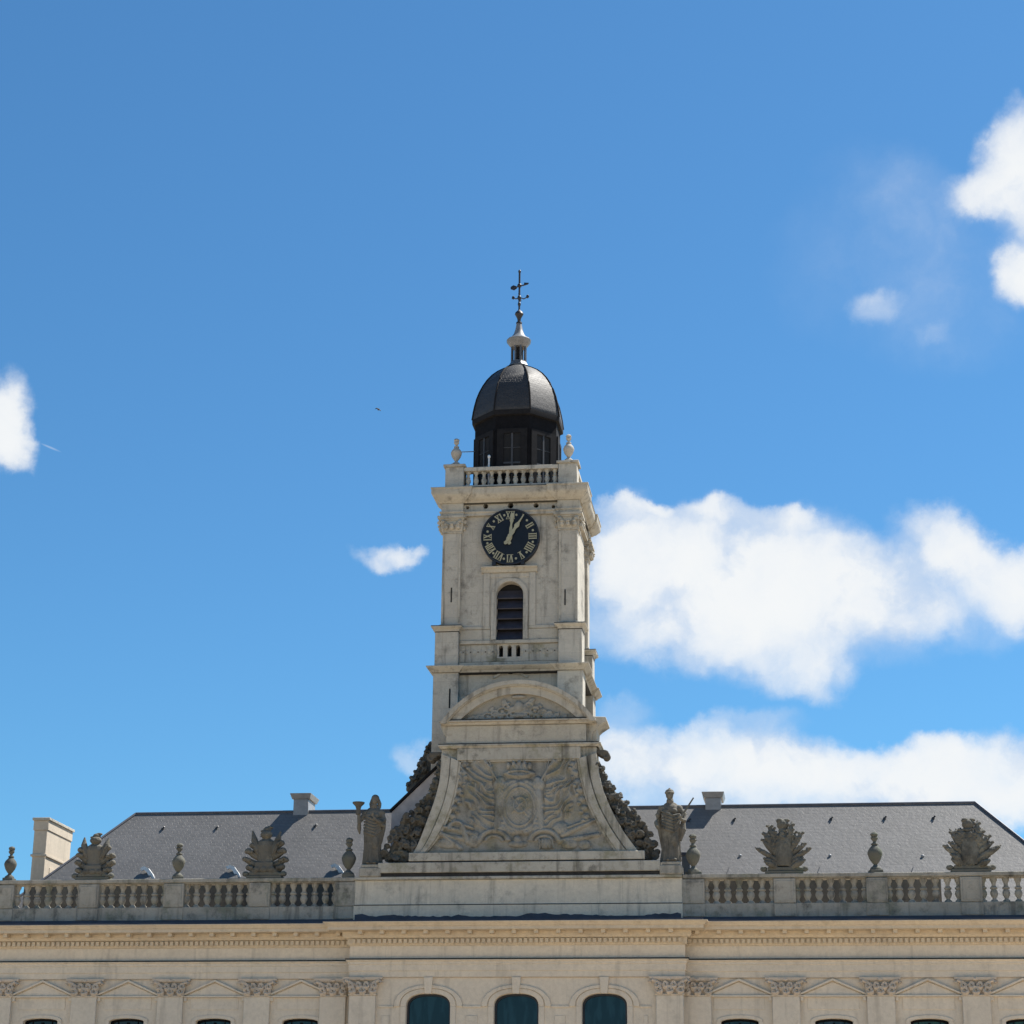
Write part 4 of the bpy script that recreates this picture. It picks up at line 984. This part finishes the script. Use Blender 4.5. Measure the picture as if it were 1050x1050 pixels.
# ------------------------------------------------------------------ trophies of arms / leafy clusters
def trophy(label, kind, seed, loc, w, h):
    t = thing('carved_trophy', label, 'sculpture', loc, 'carved trophies on the balustrade')
    L = Vector(loc); rn = random.Random(seed)
    def P(x, y, z): return (L.x+x, L.y+y, L.z+z)
    b = B().box(L.x-w*.40, L.x+w*.40, L.y-.2, L.y+.2, L.z, L.z+.09).box(L.x-w*.34, L.x+w*.34, L.y-.17, L.y+.17, L.z+.091, L.z+.2)
    part('base', b, M_urn, t, bevel=.02)
    # cuirass or shield in the middle
    c = B()
    if kind == 'armour':
        c.lathe([(L_*w*.5, L.z+h*zz) for L_, zz in ((.34, .12), (.42, .24), (.36, .36), (.40, .5), (.46, .62), (.40, .70), (.2, .75), (.14, .79))], L.x, L.y-.02, 16, .62)
        c.box(L.x-w*.2, L.x+w*.2, L.y-.2, L.y-.05, L.z+h*.2, L.z+h*.3)
        c.ell(P(0, -.05, h*.83), (w*.14, w*.13, h*.085)); c.ell(P(0, -.13, h*.80), (w*.1, w*.06, h*.03)); 
        pl = B().ell(P(0, .02, h*.93), (w*.09, w*.11, h*.06)).ell(P(w*.05, .04, h*.975), (w*.08, w*.08, h*.03)).ell(P(-w*.03, -.03, h*.9), (w*.12, w*.07, h*.03))
        for k in range(3): c.ell(P((k-1)*w*.16, -.16, h*.17), (w*.09, .08, h*.06))
    else:
        c.lathe([(L_*w*.5, L.z+h*zz) for L_, zz in ((.40, .14), (.46, .3), (.42, .48), (.36, .62), (.22, .74))], L.x, L.y-.02, 16, .62)
        for k in range(0):
            a = -1+.4*k; c.tube([P(a*w*.14, -.12, h*.2), P(a*w*.18, -.2, h*.42), P(a*w*.24, -.17, h*.62), P(a*w*.27, -.12, h*.72)], [.06, .075, .06, .03], 6)
        pl = B().ell(P(0, 0, h*.88), (w*.13, w*.12, h*.10)).ell(P(-w*.06, -.03, h*.95), (w*.08, w*.08, h*.05)).ell(P(w*.08, 0, h*.96), (w*.08, w*.07, h*.035)).ell(P(0, -.02, h*.77), (w*.1, w*.1, h*.05))
    if kind != 'armour':
        for k in range(26):
            z_ = rn.uniform(.12, .74); x_ = rn.uniform(-1, 1)*.2*(1-.4*z_)
            c.ell(P(x_*w, -.17+.1*abs(x_)/.2, h*z_), (rn.uniform(.05, .09), .06, rn.uniform(.06, .12)), (0, x_*3, 0), 1)
    part('cuirass' if kind == 'armour' else 'leaf_bundle', c, M_trophy, t, voxel=.014)
    part('plume', pl, M_trophy, t, voxel=.014)
    for sx in (-1, 1):
        nm = 'banner' if kind == 'armour' else 'leaf'
        if kind == 'armour':
            f = B(); tx = sx*w*rn.uniform(.27, .33); tzp = h*rn.uniform(.84, .92)
            f.tube([P(sx*w*.1, .02, h*.35), P(sx*w*.2, -.06, h*.55), P(sx*w*.27, -.06, h*.74), P(tx, -.02, tzp)], [.09, .12, .10, .02], 8)
            f.tube([P(sx*w*.16, -.12, h*.45), P(sx*w*.24, -.16, h*.62), P(sx*w*.28, -.13, h*.76)], [.03, .035, .02], 6)
            part(nm, f, M_trophy, t, voxel=.014)
            for k, (xa_, za_, ra) in enumerate(((.34, .66, .10), (.40, .52, .115), (.43, .37, .12), (.38, .22, .12), (.25, .14, .11))):
                f = B(); x_, z_ = sx*w*xa_*rn.uniform(.9, 1.05), h*za_*rn.uniform(.95, 1.04)
                f.ell(P(x_, -.06+rn.uniform(-.05, .05), z_), (ra*rn.uniform(.9, 1.15), .11, ra*rn.uniform(.65, .9)), (0, sx*rn.uniform(-.2, .7), 0))
                f.ell(P(x_*.8, -.13, z_-.03), (ra*.6, .07, ra*.6), (0, rn.uniform(-1, 1), 0))
                f.tube([P(x_*.25, .04, z_-.22), P(x_*.7, .0, z_-.10), P(x_, -.02, z_)], [.12, .11, .08], 7)
                f.tube([P(x_+sx*.02, -.15, z_+.05), P(x_-sx*.05, -.18, z_), P(x_-sx*.04, -.17, z_-.08)], [.02, .028, .02], 6)
                part(nm, f, M_trophy, t, voxel=.014)
        else:
            for k, (ang, zb_, ln) in enumerate(((8, .52, .36), (20, .46, .40), (33, .40, .40), (46, .34, .36), (56, .25, .36), (57, .18, .24), (66, .13, .20))):
                an = math.radians(ang+rn.uniform(-9, 9)); L_ = h*ln*rn.uniform(.74, 1.2); f = B()
                x0_, z0_ = sx*w*(.13+.012*k), h*zb_; yo = .04-.03*k+rn.uniform(-.04, .04); rr = rn.uniform(.075, .10)
                pt = lambda q, bend: P(x0_+sx*(math.sin(an)*L_*q+bend*.5), yo-.09*math.sin(q*3), z0_+math.cos(an)*L_*q+bend)
                bd = rn.uniform(-.03, .06)
                f.tube([pt(-.25, 0), pt(.2, .01), pt(.55, bd*.4), pt(.82, bd*.8), pt(1.0, bd*1.5)], [rr*.8, rr, rr*1.05, rr*.75, .015], 7)
                for q in (.35, .62, .85):
                    for sd_ in (-1, 1):
                        c_ = pt(q, bd*.4); f.ell((c_[0]+sd_*math.cos(an)*rr*.85, c_[1]-.05, c_[2]+.02), (.055, .04, .05), sub=1)
                part(nm, f, M_trophy, t, voxel=.014)
    for q in (B().ell(P(-w*.42, -.1, h*.07+.03), (.11, .1, .085)), B().ell(P(w*.43, -.08, h*.07+.03), (.11, .1, .085)).ell(P(w*.36, -.12, .13), (.09, .08, .06))): part('scroll', q, M_urn, t, voxel=.02)
for (px, yt, yb, w_, kind, sd, lab) in ((95.5, 854, 904.5, 44, 'armour', 1, 'dark carved trophy with a breastplate, right of the white chimney'),
        (271.5, 847, 900, 45, 'armour', 2, 'carved trophy with a helmeted breastplate, standing before the left roof slope'),
        (804, 839, 893.5, 46, 'leaf', 3, 'leafy carved trophy with splayed plumes, nearest the sword statue'),
        (995.5, 838.5, 893.5, 47, 'leaf', 4, 'leafy carved trophy at the right hip of the roof')):
    x, _ = at(px, yb, YB+.2); z1 = Z_(px, yt, YB+.2)
    trophy(lab, kind, sd, (x, YB+.21, UZ+.001), w_*.0302, z1-UZ)

# ------------------------------------------------------------------ statues
def statue(label, loc, H, male):
    """robed figure: one fused body, hair/helmet, held object and plinth as parts"""
    t = thing('statue', label, 'statue', loc, None); L = Vector(loc); s = H/1.95
    def P(x, y, z): return (L.x+x*s, L.y+y*s, L.z+z*s)
    ph = .38
    zt = L.z+ph
    part('plinth', B().box(L.x-.33, L.x+.33, L.y-.30, L.y+.30, L.z, L.z+ph*.72).box(L.x-.28, L.x+.28, L.y-.26, L.y+.26, L.z+ph*.721, zt-.001), M_balus, t, bevel=.025)
    L = Vector((L.x, L.y, zt))
    rn = random.Random(3 if male else 9); b = B()
    # skirt / robe with folds
    phs = [rn.uniform(0, 6.28) for _ in range(4)]
    def fold(a, z):
        u = 1-min(1, (z-L.z)/(1.05*s)); return 1+u*(.17*math.sin(a*7+phs[0]+z*1.5)+.10*math.sin(a*13+phs[1]-z*2))
    lean = .03 if male else -.03
    prof = [(.20, .0), (.25, .03), (.235, .2), (.225, .45), (.24, .7), (.265, .88), (.25, .98), (.205, 1.08), (.19, 1.16), (.215, 1.28), (.235, 1.38), (.215, 1.45), (.165, 1.51), (.105, 1.555), (.085, 1.6)]
    b.lathe([(r*s, L.z+z*s) for r, z in prof], L.x, L.y, 40, .72, f=fold)
    b.tube([P(0, -.01, 1.5), P(0, -.02, 1.68)], [.09*s, .075*s], 10); b.ell(P(.09, -.12, .62), (.1*s, .1*s, .22*s)); b.ell(P(-.1, -.13, 1.33), (.09*s, .07*s, .08*s)); b.ell(P(.1, -.13, 1.33), (.09*s, .07*s, .08*s))
    hx = -.02 if male else .03
    b.ell(P(hx, -.03, 1.79), (.105*s, .12*s, .145*s)); b.ell(P(hx, -.10, 1.74), (.07*s, .055*s, .08*s))
    b.tube([P(hx, -.125, 1.81), P(hx, -.155, 1.775), P(hx, -.135, 1.765)], [.014*s, .02*s, .016*s], 6)     # nose
    for sx in (-1, 1): b.ell(P(hx+sx*.038, -.122, 1.81), (.018*s, .012*s, .011*s), sub=1); b.ell(P(hx+sx*.036, -.13, 1.832), (.03*s, .012*s, .009*s), sub=1); b.ell(P(hx+sx*.092, -.02, 1.79), (.014*s, .025*s, .035*s), sub=1)
    b.ell(P(hx, -.142, 1.725), (.028*s, .012*s, .010*s), sub=1)
    for sx in (-1, 1): b.ell(P(sx*.21, 0, 1.42), (.115*s, .10*s, .10*s)); b.ell(P(sx*.10, .01, 1.52), (.11*s, .08*s, .06*s), (0, sx*.5, 0))
    b.ell(P(hx*.6, -.02, 1.61), (.10*s, .10*s, .09*s))                                    # shoulders
    # feet under the hem
    for sx in (-1, 1): b.ell(P(sx*.09+.02, -.2, .04), (.055*s, .12*s, .045*s))
    # mantle: heavy diagonal swags across the body
    for k in range(6):
        z = 1.30-.085*k; b.tube([P(-.24, -.08, z+.05), P(-.1, -.2, z-.03), P(.08, -.215, z-.1), P(.24, -.1, z-.05+.02*k)], [.03*s, .036*s, .036*s, .03*s], 7)
    if not male:
        arm = [(-.23, 0, 1.42), (-.34, -.08, 1.22), (-.36, -.16, 1.14), (-.37, -.17, 1.30), (-.38, -.16, 1.44)]      # right arm folded up to the cup
        b.tube([P(*p) for p in arm], [.075*s, .066*s, .06*s, .048*s, .036*s], 9)
        arm2 = [(.23, 0, 1.42), (.31, -.06, 1.22), (.27, -.2, 1.12), (.12, -.26, 1.2), (.06, -.27, 1.28)]
        b.tube([P(*p) for p in arm2], [.075*s, .068*s, .06*s, .045*s, .034*s], 9)
        hands = [((-.385, -.165, 1.47), 1), ((.04, -.27, 1.31), -1)]
        b.tube([P(.2, -.1, 1.12), P(.3, -.16, 1.06), P(.36, -.14, 1.04)], [.06*s, .05*s, .03*s], 8)
        b.tube([P(.3, .02, 1.3), P(.29, .0, 1.0), P(.22, .02, .6)], [.05*s, .06*s, .04*s], 8)
        b.tube([P(-.37, -.1, 1.14), P(-.38, -.05, 1.0), P(-.36, -.02, .85)], [.05*s, .06*s, .02*s], 8)
    else:
        arm = [(-.23, 0, 1.42), (-.34, -.02, 1.24), (-.38, -.1, 1.04), (-.36, -.17, .94), (-.34, -.2, .90)]
        b.tube([P(*p) for p in arm], [.085*s, .075*s, .062*s, .05*s, .038*s], 9)
        arm2 = [(.23, 0, 1.42), (.36, -.02, 1.25), (.36, -.12, 1.07), (.30, -.24, 1.08), (.27, -.27, 1.1)]
        b.tube([P(*p) for p in arm2], [.085*s, .075*s, .062*s, .05*s, .038*s], 9)
        hands = [((-.335, -.21, .87), 1), ((.26, -.28, 1.11), -1)]
        b.tube([P(.33, -.02, 1.06), P(.31, -.05, .85), P(.25, -.04, .55)], [.06*s, .1*s, .03*s], 8)
        b.tube([P(-.3, .1, 1.4), P(-.3, .14, 1.0), P(-.2, .14, .3)], [.07*s, .08*s, .05*s], 8)
    for (hp, sg) in hands:
        b.ell(P(*hp), (.036*s, .03*s, .045*s), sub=1)
        for q in range(4):
            ox = (q-1.5)*.018; b.tube([P(hp[0]+ox, hp[1]-.02, hp[2]+.02), P(hp[0]+ox*1.1, hp[1]-.045, hp[2]+.05), P(hp[0]+ox*1.1, hp[1]-.05, hp[2]+.075+.008*(1.5-abs(q-1.5)))], [.011*s, .010*s, .008*s], 5)
        b.tube([P(hp[0]+sg*.03, hp[1]-.01, hp[2]-.01), P(hp[0]+sg*.055, hp[1]-.03, hp[2]+.025)], [.013*s, .009*s], 5)
    part('figure', b, M_statue, t, voxel=.012, smooth=1)
    if male:
        part('helmet', B().ell(P(hx, .0, 1.85), (.125*s, .14*s, .10*s)).ell(P(hx, -.05, 1.83), (.14*s, .125*s, .024*s)).tube([P(hx, -.09, 1.93), P(hx, .0, 1.955), P(hx, .12, 1.88)], [.02*s, .028*s, .025*s], 7), M_statue, t, voxel=.015)
        sw = B().tube([P(.255, -.29, 1.09), P(.62, -.22, 1.66)], [.032*s, .022*s], 6)
        sw.tube([P(.2, -.30, 1.0), P(.255, -.29, 1.09)], [.02*s, .02*s], 6).tube([P(.21, -.29, 1.135), P(.31, -.29, 1.07)], .016*s, 6).ell(P(.19, -.3, .985), (.028*s,)*3, sub=1)
        part('sword', sw, M_statue, t)
    else:
        hb = B().ell(P(hx, .03, 1.83), (.115*s, .12*s, .115*s)).tube([P(hx-.08, .03, 1.8), P(hx-.11, .03, 1.68), P(hx-.1, .02, 1.55)], [.05*s, .06*s, .04*s], 8).tube([P(hx+.08, .03, 1.8), P(hx+.12, .03, 1.68), P(hx+.13, .02, 1.55)], [.05*s, .06*s, .04*s], 8)
        part('hair', hb, M_statue, t, voxel=.015, smooth=1)
        cu = B().lathe([(.07*s, L.z+1.36*s), (.075*s, L.z+1.42*s), (.06*s, L.z+1.50*s), (.085*s, L.z+1.58*s), (.165*s, L.z+1.66*s), (.17*s, L.z+1.69*s), (.14*s, L.z+1.69*s)], L.x-.385*s, L.y-.2*s, 14)
        part('cup', cu, M_dark, t)
    return t
sx_, _ = at(381, 898, YB+.15)
statue('robed female statue raising a cup, standing left of the gable', (sx_, YB+.15, PZ1+.001), Z_(380, 814, YB+.1)-PZ1-.38, False)
sx_, _ = at(688.5, 894, YB+.15)
statue('helmeted warrior statue holding a slanted sword, right of the gable', (sx_, YB+.15, PZ1+.001), Z_(688, 808.5, YB+.1)-PZ1-.38, True)

# ------------------------------------------------------------------ small things
# rendered chimney outside the left hip
YCH = 65.6
c0, zc_ = at(36, 842, YCH); c1 = X_(49.5, 842, YCH); zt = Z_(45, 838.5, YCH)
ch = thing('chimney', 'tall pale rendered chimney at the far left, sunlit on its right side', 'chimney', ((c0+c1)/2, YCH+1, 0))
cd = 2.35
part('shaft', B().box(c0, c1, YCH, YCH+cd, 0, zt-.42), M_white, ch, bevel=.01)
part('collar', B().box(c0-.03, c1+.03, YCH-.03, YCH+cd+.03, zt-.419, zt-.09).box(c0-.05, c1+.05, YCH-.05, YCH+cd+.05, zt-1.3, zt-1.22), M_white, ch, bevel=.01)
part('cap', B().box(c0-.07, c1+.08, YCH-.08, YCH+cd+.08, zt-.089, zt), M_towertrim, ch, bevel=.01)
part('side_panel', B().box(c1-.01, c1+.025, YCH+.45, YCH+cd-.35, zt-2.6, zt-1.6), M_white, ch, bevel=.01)

# steel box behind the right statue
x0_, z0_ = at(699.5, 895, YB+.7); x1_ = X_(708, 895, YB+.7); z1_ = Z_(703, 874.5, YB+.7)
bxx = thing('metal_box', 'small blue grey metal box between the sword statue and an urn', 'box', ((x0_+x1_)/2, YB+.8, 9.2))
part('casing', B().box(x0_, x1_, YB+.6, YB+.85, 9.25, z1_-.1), M_bluebox, bxx, bevel=.01)
part('lid', B().box(x0_-.04, x1_+.02, YB+.56, YB+.9, z1_-.099, z1_), M_lead, bxx, bevel=.01)

# stay wire between the left tower urn and the drum, little white post behind the rail
q0 = Vector(at(474.5, 461.5, YT+.5)); q1 = Vector(at(487.5, 467.5, YT+1.0))
tag(part('stay_wire', B().tube([(cnr[0][0]+.12, cnr[0][1], zb3+.62), (dcx-ap*.95, YD-ap*.38, dz(467))], .016, 6), M_zinc, None), 'thin grey stay wire from the left tower urn to the dome drum', 'wire')
x, z = at(501.2, 472, YT+.5)
lp = thing('lamp_post', 'short white post behind the tower top balustrade, left of the drum window', 'post', (x, YT+.55, z_cor+.06))
part('stem', B().tube([(x, YT+.55, z_cor+.06), (x, YT+.55, Z_(501, 469, YT+.5))], .03, 8), M_whitepaint, lp)
part('head', B().ell((x, YT+.55, Z_(501, 467.8, YT+.5)), (.05, .05, .07)), M_whitepaint, lp)

# bird
YBD = 95.0
bxp, bzp = at(387.6, 419.8, YBD); s = .36
bb = B()
bb.ell((bxp, YBD, bzp), (.05*s*2, .2*s*2, .05*s*2))
for pts in ([(0, 0, 0), (-.1, 0, .06), (-.24, -.02, .05), (-.32, -.05, -.04)], [(0, 0, 0), (.1, 0, -.02), (.2, -.03, -.16), (.36, -.05, -.30)]):
    bb.tube([(bxp+p[0]*s*1.25, YBD+p[1]*s, bzp+.03+p[2]*s*1.25) for p in pts], [.05*s*1.4, .07*s*1.4, .05*s*1.4, .012], 6)
tag(part('bird', bb, M_feather, None, voxel=.012), 'small dark bird flying with crooked wings in the sky left of the dome', 'bird')

# ------------------------------------------------------------------ light, sky, clouds
SUN = Vector((.43, .335, .838)).normalized()
el = math.asin(SUN.z); az = math.atan2(SUN.x, SUN.y)
sd = bpy.data.lights.new('sun', 'SUN'); sd.energy = 4.8; sd.angle = math.radians(.53); sd.color = (1, .955, .88)
so = bpy.data.objects.new('sun', sd); COL.objects.link(so); so.rotation_euler = SUN.to_track_quat('Z', 'Y').to_euler(); so.location = (20, 60, 60)
world = bpy.data.worlds.new('World'); scn.world = world; world.use_nodes = True
nt = world.node_tree; nt.nodes.clear()
out = N(nt, 'ShaderNodeOutputWorld'); bg = N(nt, 'ShaderNodeBackground'); bgc = N(nt, 'ShaderNodeBackground'); mx = N(nt, 'ShaderNodeMixShader')
sky = N(nt, 'ShaderNodeTexSky', sky_type='NISHITA'); sky.sun_disc = False; sky.sun_elevation = el; sky.sun_rotation = az
sky.air_density = 1.0; sky.dust_density = .35; sky.ozone_density = 2.2; sky.altitude = 0
SKY_ST = .070
hs = N(nt, 'ShaderNodeHueSaturation'); hs.inputs['Saturation'].default_value = 1.0; hs.inputs['Value'].default_value = 1.0
nt.links.new(mixc(nt, 1.0, sky.outputs[0], (.42, .80, 1.0), 'MULTIPLY'), hs.inputs['Color']); nt.links.new(hs.outputs[0], bg.inputs[0]); bg.inputs[1].default_value = SKY_ST
tc = N(nt, 'ShaderNodeTexCoord'); nrm = N(nt, 'ShaderNodeVectorMath', operation='NORMALIZE'); nt.links.new(tc.outputs['Generated'], nrm.inputs[0])
sp = N(nt, 'ShaderNodeSeparateXYZ'); nt.links.new(nrm.outputs[0], sp.inputs[0])
azn = math2(nt, 'ARCTAN2', sp.outputs[0], sp.outputs[1]); eln = N(nt, 'ShaderNodeMath', operation='ARCSINE'); nt.links.new(sp.outputs[2], eln.inputs[0])
SC = 20.0     # one unit = 1/20 rad of azimuth or elevation
uv = N(nt, 'ShaderNodeCombineXYZ'); nt.links.new(math2(nt, 'MULTIPLY', azn, SC), uv.inputs[0]); nt.links.new(math2(nt, 'MULTIPLY', eln.outputs[0], SC), uv.inputs[1])
# domain warp so the clouds get ragged, billowing outlines
wn = N(nt, 'ShaderNodeTexNoise'); wn.inputs['Scale'].default_value = 1.1; wn.inputs['Detail'].default_value = 7; wn.inputs['Roughness'].default_value = .6; nt.links.new(uv.outputs[0], wn.inputs['Vector'])
sb = N(nt, 'ShaderNodeVectorMath', operation='SUBTRACT'); nt.links.new(wn.outputs['Color'], sb.inputs[0]); sb.inputs[1].default_value = (.5, .5, .5)
sc2 = N(nt, 'ShaderNodeVectorMath', operation='SCALE'); nt.links.new(sb.outputs[0], sc2.inputs[0]); sc2.inputs['Scale'].default_value = .75
wv = N(nt, 'ShaderNodeVectorMath', operation='ADD'); nt.links.new(uv.outputs[0], wv.inputs[0]); nt.links.new(sc2.outputs[0], wv.inputs[1])
def dirc(px, py):
    d = ray(px, py).normalized(); return math.atan2(d.x, d.y)*SC, math.asin(d.z)*SC
PXU = SC/FPX
CL = [ # bearing x, y, radius x, radius y, tilt deg, density
 (650, 575, 75, 66, 0, 1.1), (735, 590, 120, 82, 6, 1.2), (820, 600, 120, 78, 8, 1.2), (905, 605, 95, 58, 8, .85), (790, 660, 130, 56, 8, .62), (640, 645, 80, 44, 0, .4), (720, 645, 100, 50, 5, .6), (825, 692, 75, 30, 0, .42), (910, 660, 70, 40, 0, .2),
 (965, 555, 62, 40, 25, .9), (1015, 585, 70, 44, 32, 1.0), (1060, 600, 50, 50, 0, .9), (925, 630, 80, 40, 0, .35), (1000, 640, 80, 34, 0, .25),
 (635, 528, 34, 14, 0, .8), (668, 522, 26, 12, 0, .7), (745, 524, 60, 16, 4, .8), (810, 534, 40, 14, 10, .7), (680, 775, 95, 40, 0, .95), (790, 785, 130, 38, 0, 1.1), (900, 795, 120, 36, 0, 1.0), (1010, 790, 110, 44, 0, 1.0), (1060, 800, 60, 44, 0, .8), (960, 770, 80, 22, 0, .5), (620, 770, 50, 40, 0, .6), (760, 745, 80, 20, -6, .4), (640, 725, 40, 20, 0, .25), (850, 820, 300, 34, 0, .7), (420, 775, 24, 20, 0, .35),
 (402, 568, 42, 17, 6, .75), (425, 566, 20, 12, 6, .5),
 (6, 430, 34, 46, 0, 1.1), (18, 462, 26, 24, 0, .7), (-20, 440, 50, 50, 0, 1.0),
 (1036, 160, 44, 58, 35, 1.0), (1008, 205, 45, 26, 20, .9), (1070, 200, 60, 70, 0, 1.0), (1044, 278, 32, 36, 0, .95), (1075, 275, 40, 40, 0, 1.0),
 (897, 318, 36, 24, -10, .42), (958, 342, 22, 12, 0, .12), (935, 205, 140, 60, 30, .10), (905, 270, 170, 120, 0, .12), (985, 330, 110, 70, 0, .10)]
acc = None
for (cx, cy, rx, ry, tl, den) in CL:
    u, v_ = dirc(cx, cy)
    mp = N(nt, 'ShaderNodeMapping', vector_type='TEXTURE'); mp.inputs['Location'].default_value = (u, v_, 0); mp.inputs['Rotation'].default_value = (0, 0, math.radians(-tl)); mp.inputs['Scale'].default_value = (rx*PXU, ry*PXU, 1)
    nt.links.new(wv.outputs[0], mp.inputs[0])
    ln = N(nt, 'ShaderNodeVectorMath', operation='LENGTH'); nt.links.new(mp.outputs[0], ln.inputs[0])
    q = N(nt, 'ShaderNodeMapRange'); q.interpolation_type = 'SMOOTHSTEP'; q.inputs[1].default_value = 1.15; q.inputs[2].default_value = .25; q.inputs[3].default_value = 0; q.inputs[4].default_value = den
    nt.links.new(ln.outputs['Value'], q.inputs[0])
    if acc is None: acc = q.outputs[0]
    else: # soft union
        acc = math2(nt, 'SUBTRACT', math2(nt, 'ADD', acc, q.outputs[0]), math2(nt, 'MULTIPLY', math2(nt, 'MULTIPLY', acc, q.outputs[0]), .62))
n2 = N(nt, 'ShaderNodeTexNoise'); n2.inputs['Scale'].default_value = 1.7; n2.inputs['Detail'].default_value = 9; n2.inputs['Roughness'].default_value = .62; nt.links.new(wv.outputs[0], n2.inputs['Vector'])
den = math2(nt, 'MULTIPLY', acc, math2(nt, 'ADD', math2(nt, 'MULTIPLY', n2.outputs['Fac'], 1.25), .28))
dd = math2(nt, 'MAXIMUM', math2(nt, 'SUBTRACT', den, .03), 0.0)
alpha = math2(nt, 'SUBTRACT', 1.0, math2(nt, 'POWER', 2.718, math2(nt, 'MULTIPLY', math2(nt, 'POWER', dd, 1.45), -2.6)))
# short vapour trail below the left cloud
u, v_ = dirc(52, 459)
mp = N(nt, 'ShaderNodeMapping', vector_type='TEXTURE'); mp.inputs['Location'].default_value = (u, v_, 0); mp.inputs['Rotation'].default_value = (0, 0, math.radians(-17)); mp.inputs['Scale'].default_value = (14*PXU, 1.5*PXU, 1)
nt.links.new(uv.outputs[0], mp.inputs[0]); ln = N(nt, 'ShaderNodeVectorMath', operation='LENGTH'); nt.links.new(mp.outputs[0], ln.inputs[0])
alpha = math2(nt, 'MAXIMUM', alpha, ramp(nt, ln.outputs['Value'], 1.0, .2, 0, .32))
n3 = N(nt, 'ShaderNodeTexNoise'); n3.inputs['Scale'].default_value = 1.3; n3.inputs['Detail'].default_value = 6; nt.links.new(wv.outputs[0], n3.inputs['Vector'])
cc = mixc(nt, ramp(nt, math2(nt, 'ADD', n3.outputs['Fac'], math2(nt, 'MULTIPLY', den, .18)), .44, .68), (.66, .77, .93), (.97, .99, 1.0))
nt.links.new(cc, bgc.inputs[0]); bgc.inputs[1].default_value = .48
nt.links.new(alpha, mx.inputs[0]); nt.links.new(bg.outputs[0], mx.inputs[1]); nt.links.new(bgc.outputs[0], mx.inputs[2]); nt.links.new(mx.outputs[0], out.inputs[0])

# ------------------------------------------------------------------ camera and view
cam = bpy.data.cameras.new('camera'); co = bpy.data.objects.new('camera', cam); COL.objects.link(co)
cam.sensor_width = 36; cam.lens = 36*FPX/1050; cam.clip_end = 5000; cam.clip_start = .1
Mx = Matrix((( _r.x, _u.x, -_f.x, 0), (_r.y, _u.y, -_f.y, 0), (_r.z, _u.z, -_f.z, EYE), (0, 0, 0, 1)))
co.matrix_world = Mx
scn.camera = co
scn.view_settings.view_transform = 'Standard'; scn.view_settings.look = 'None'; scn.view_settings.exposure = 0.98; scn.view_settings.gamma = 1
scn.render.resolution_x = scn.render.resolution_y = 1024
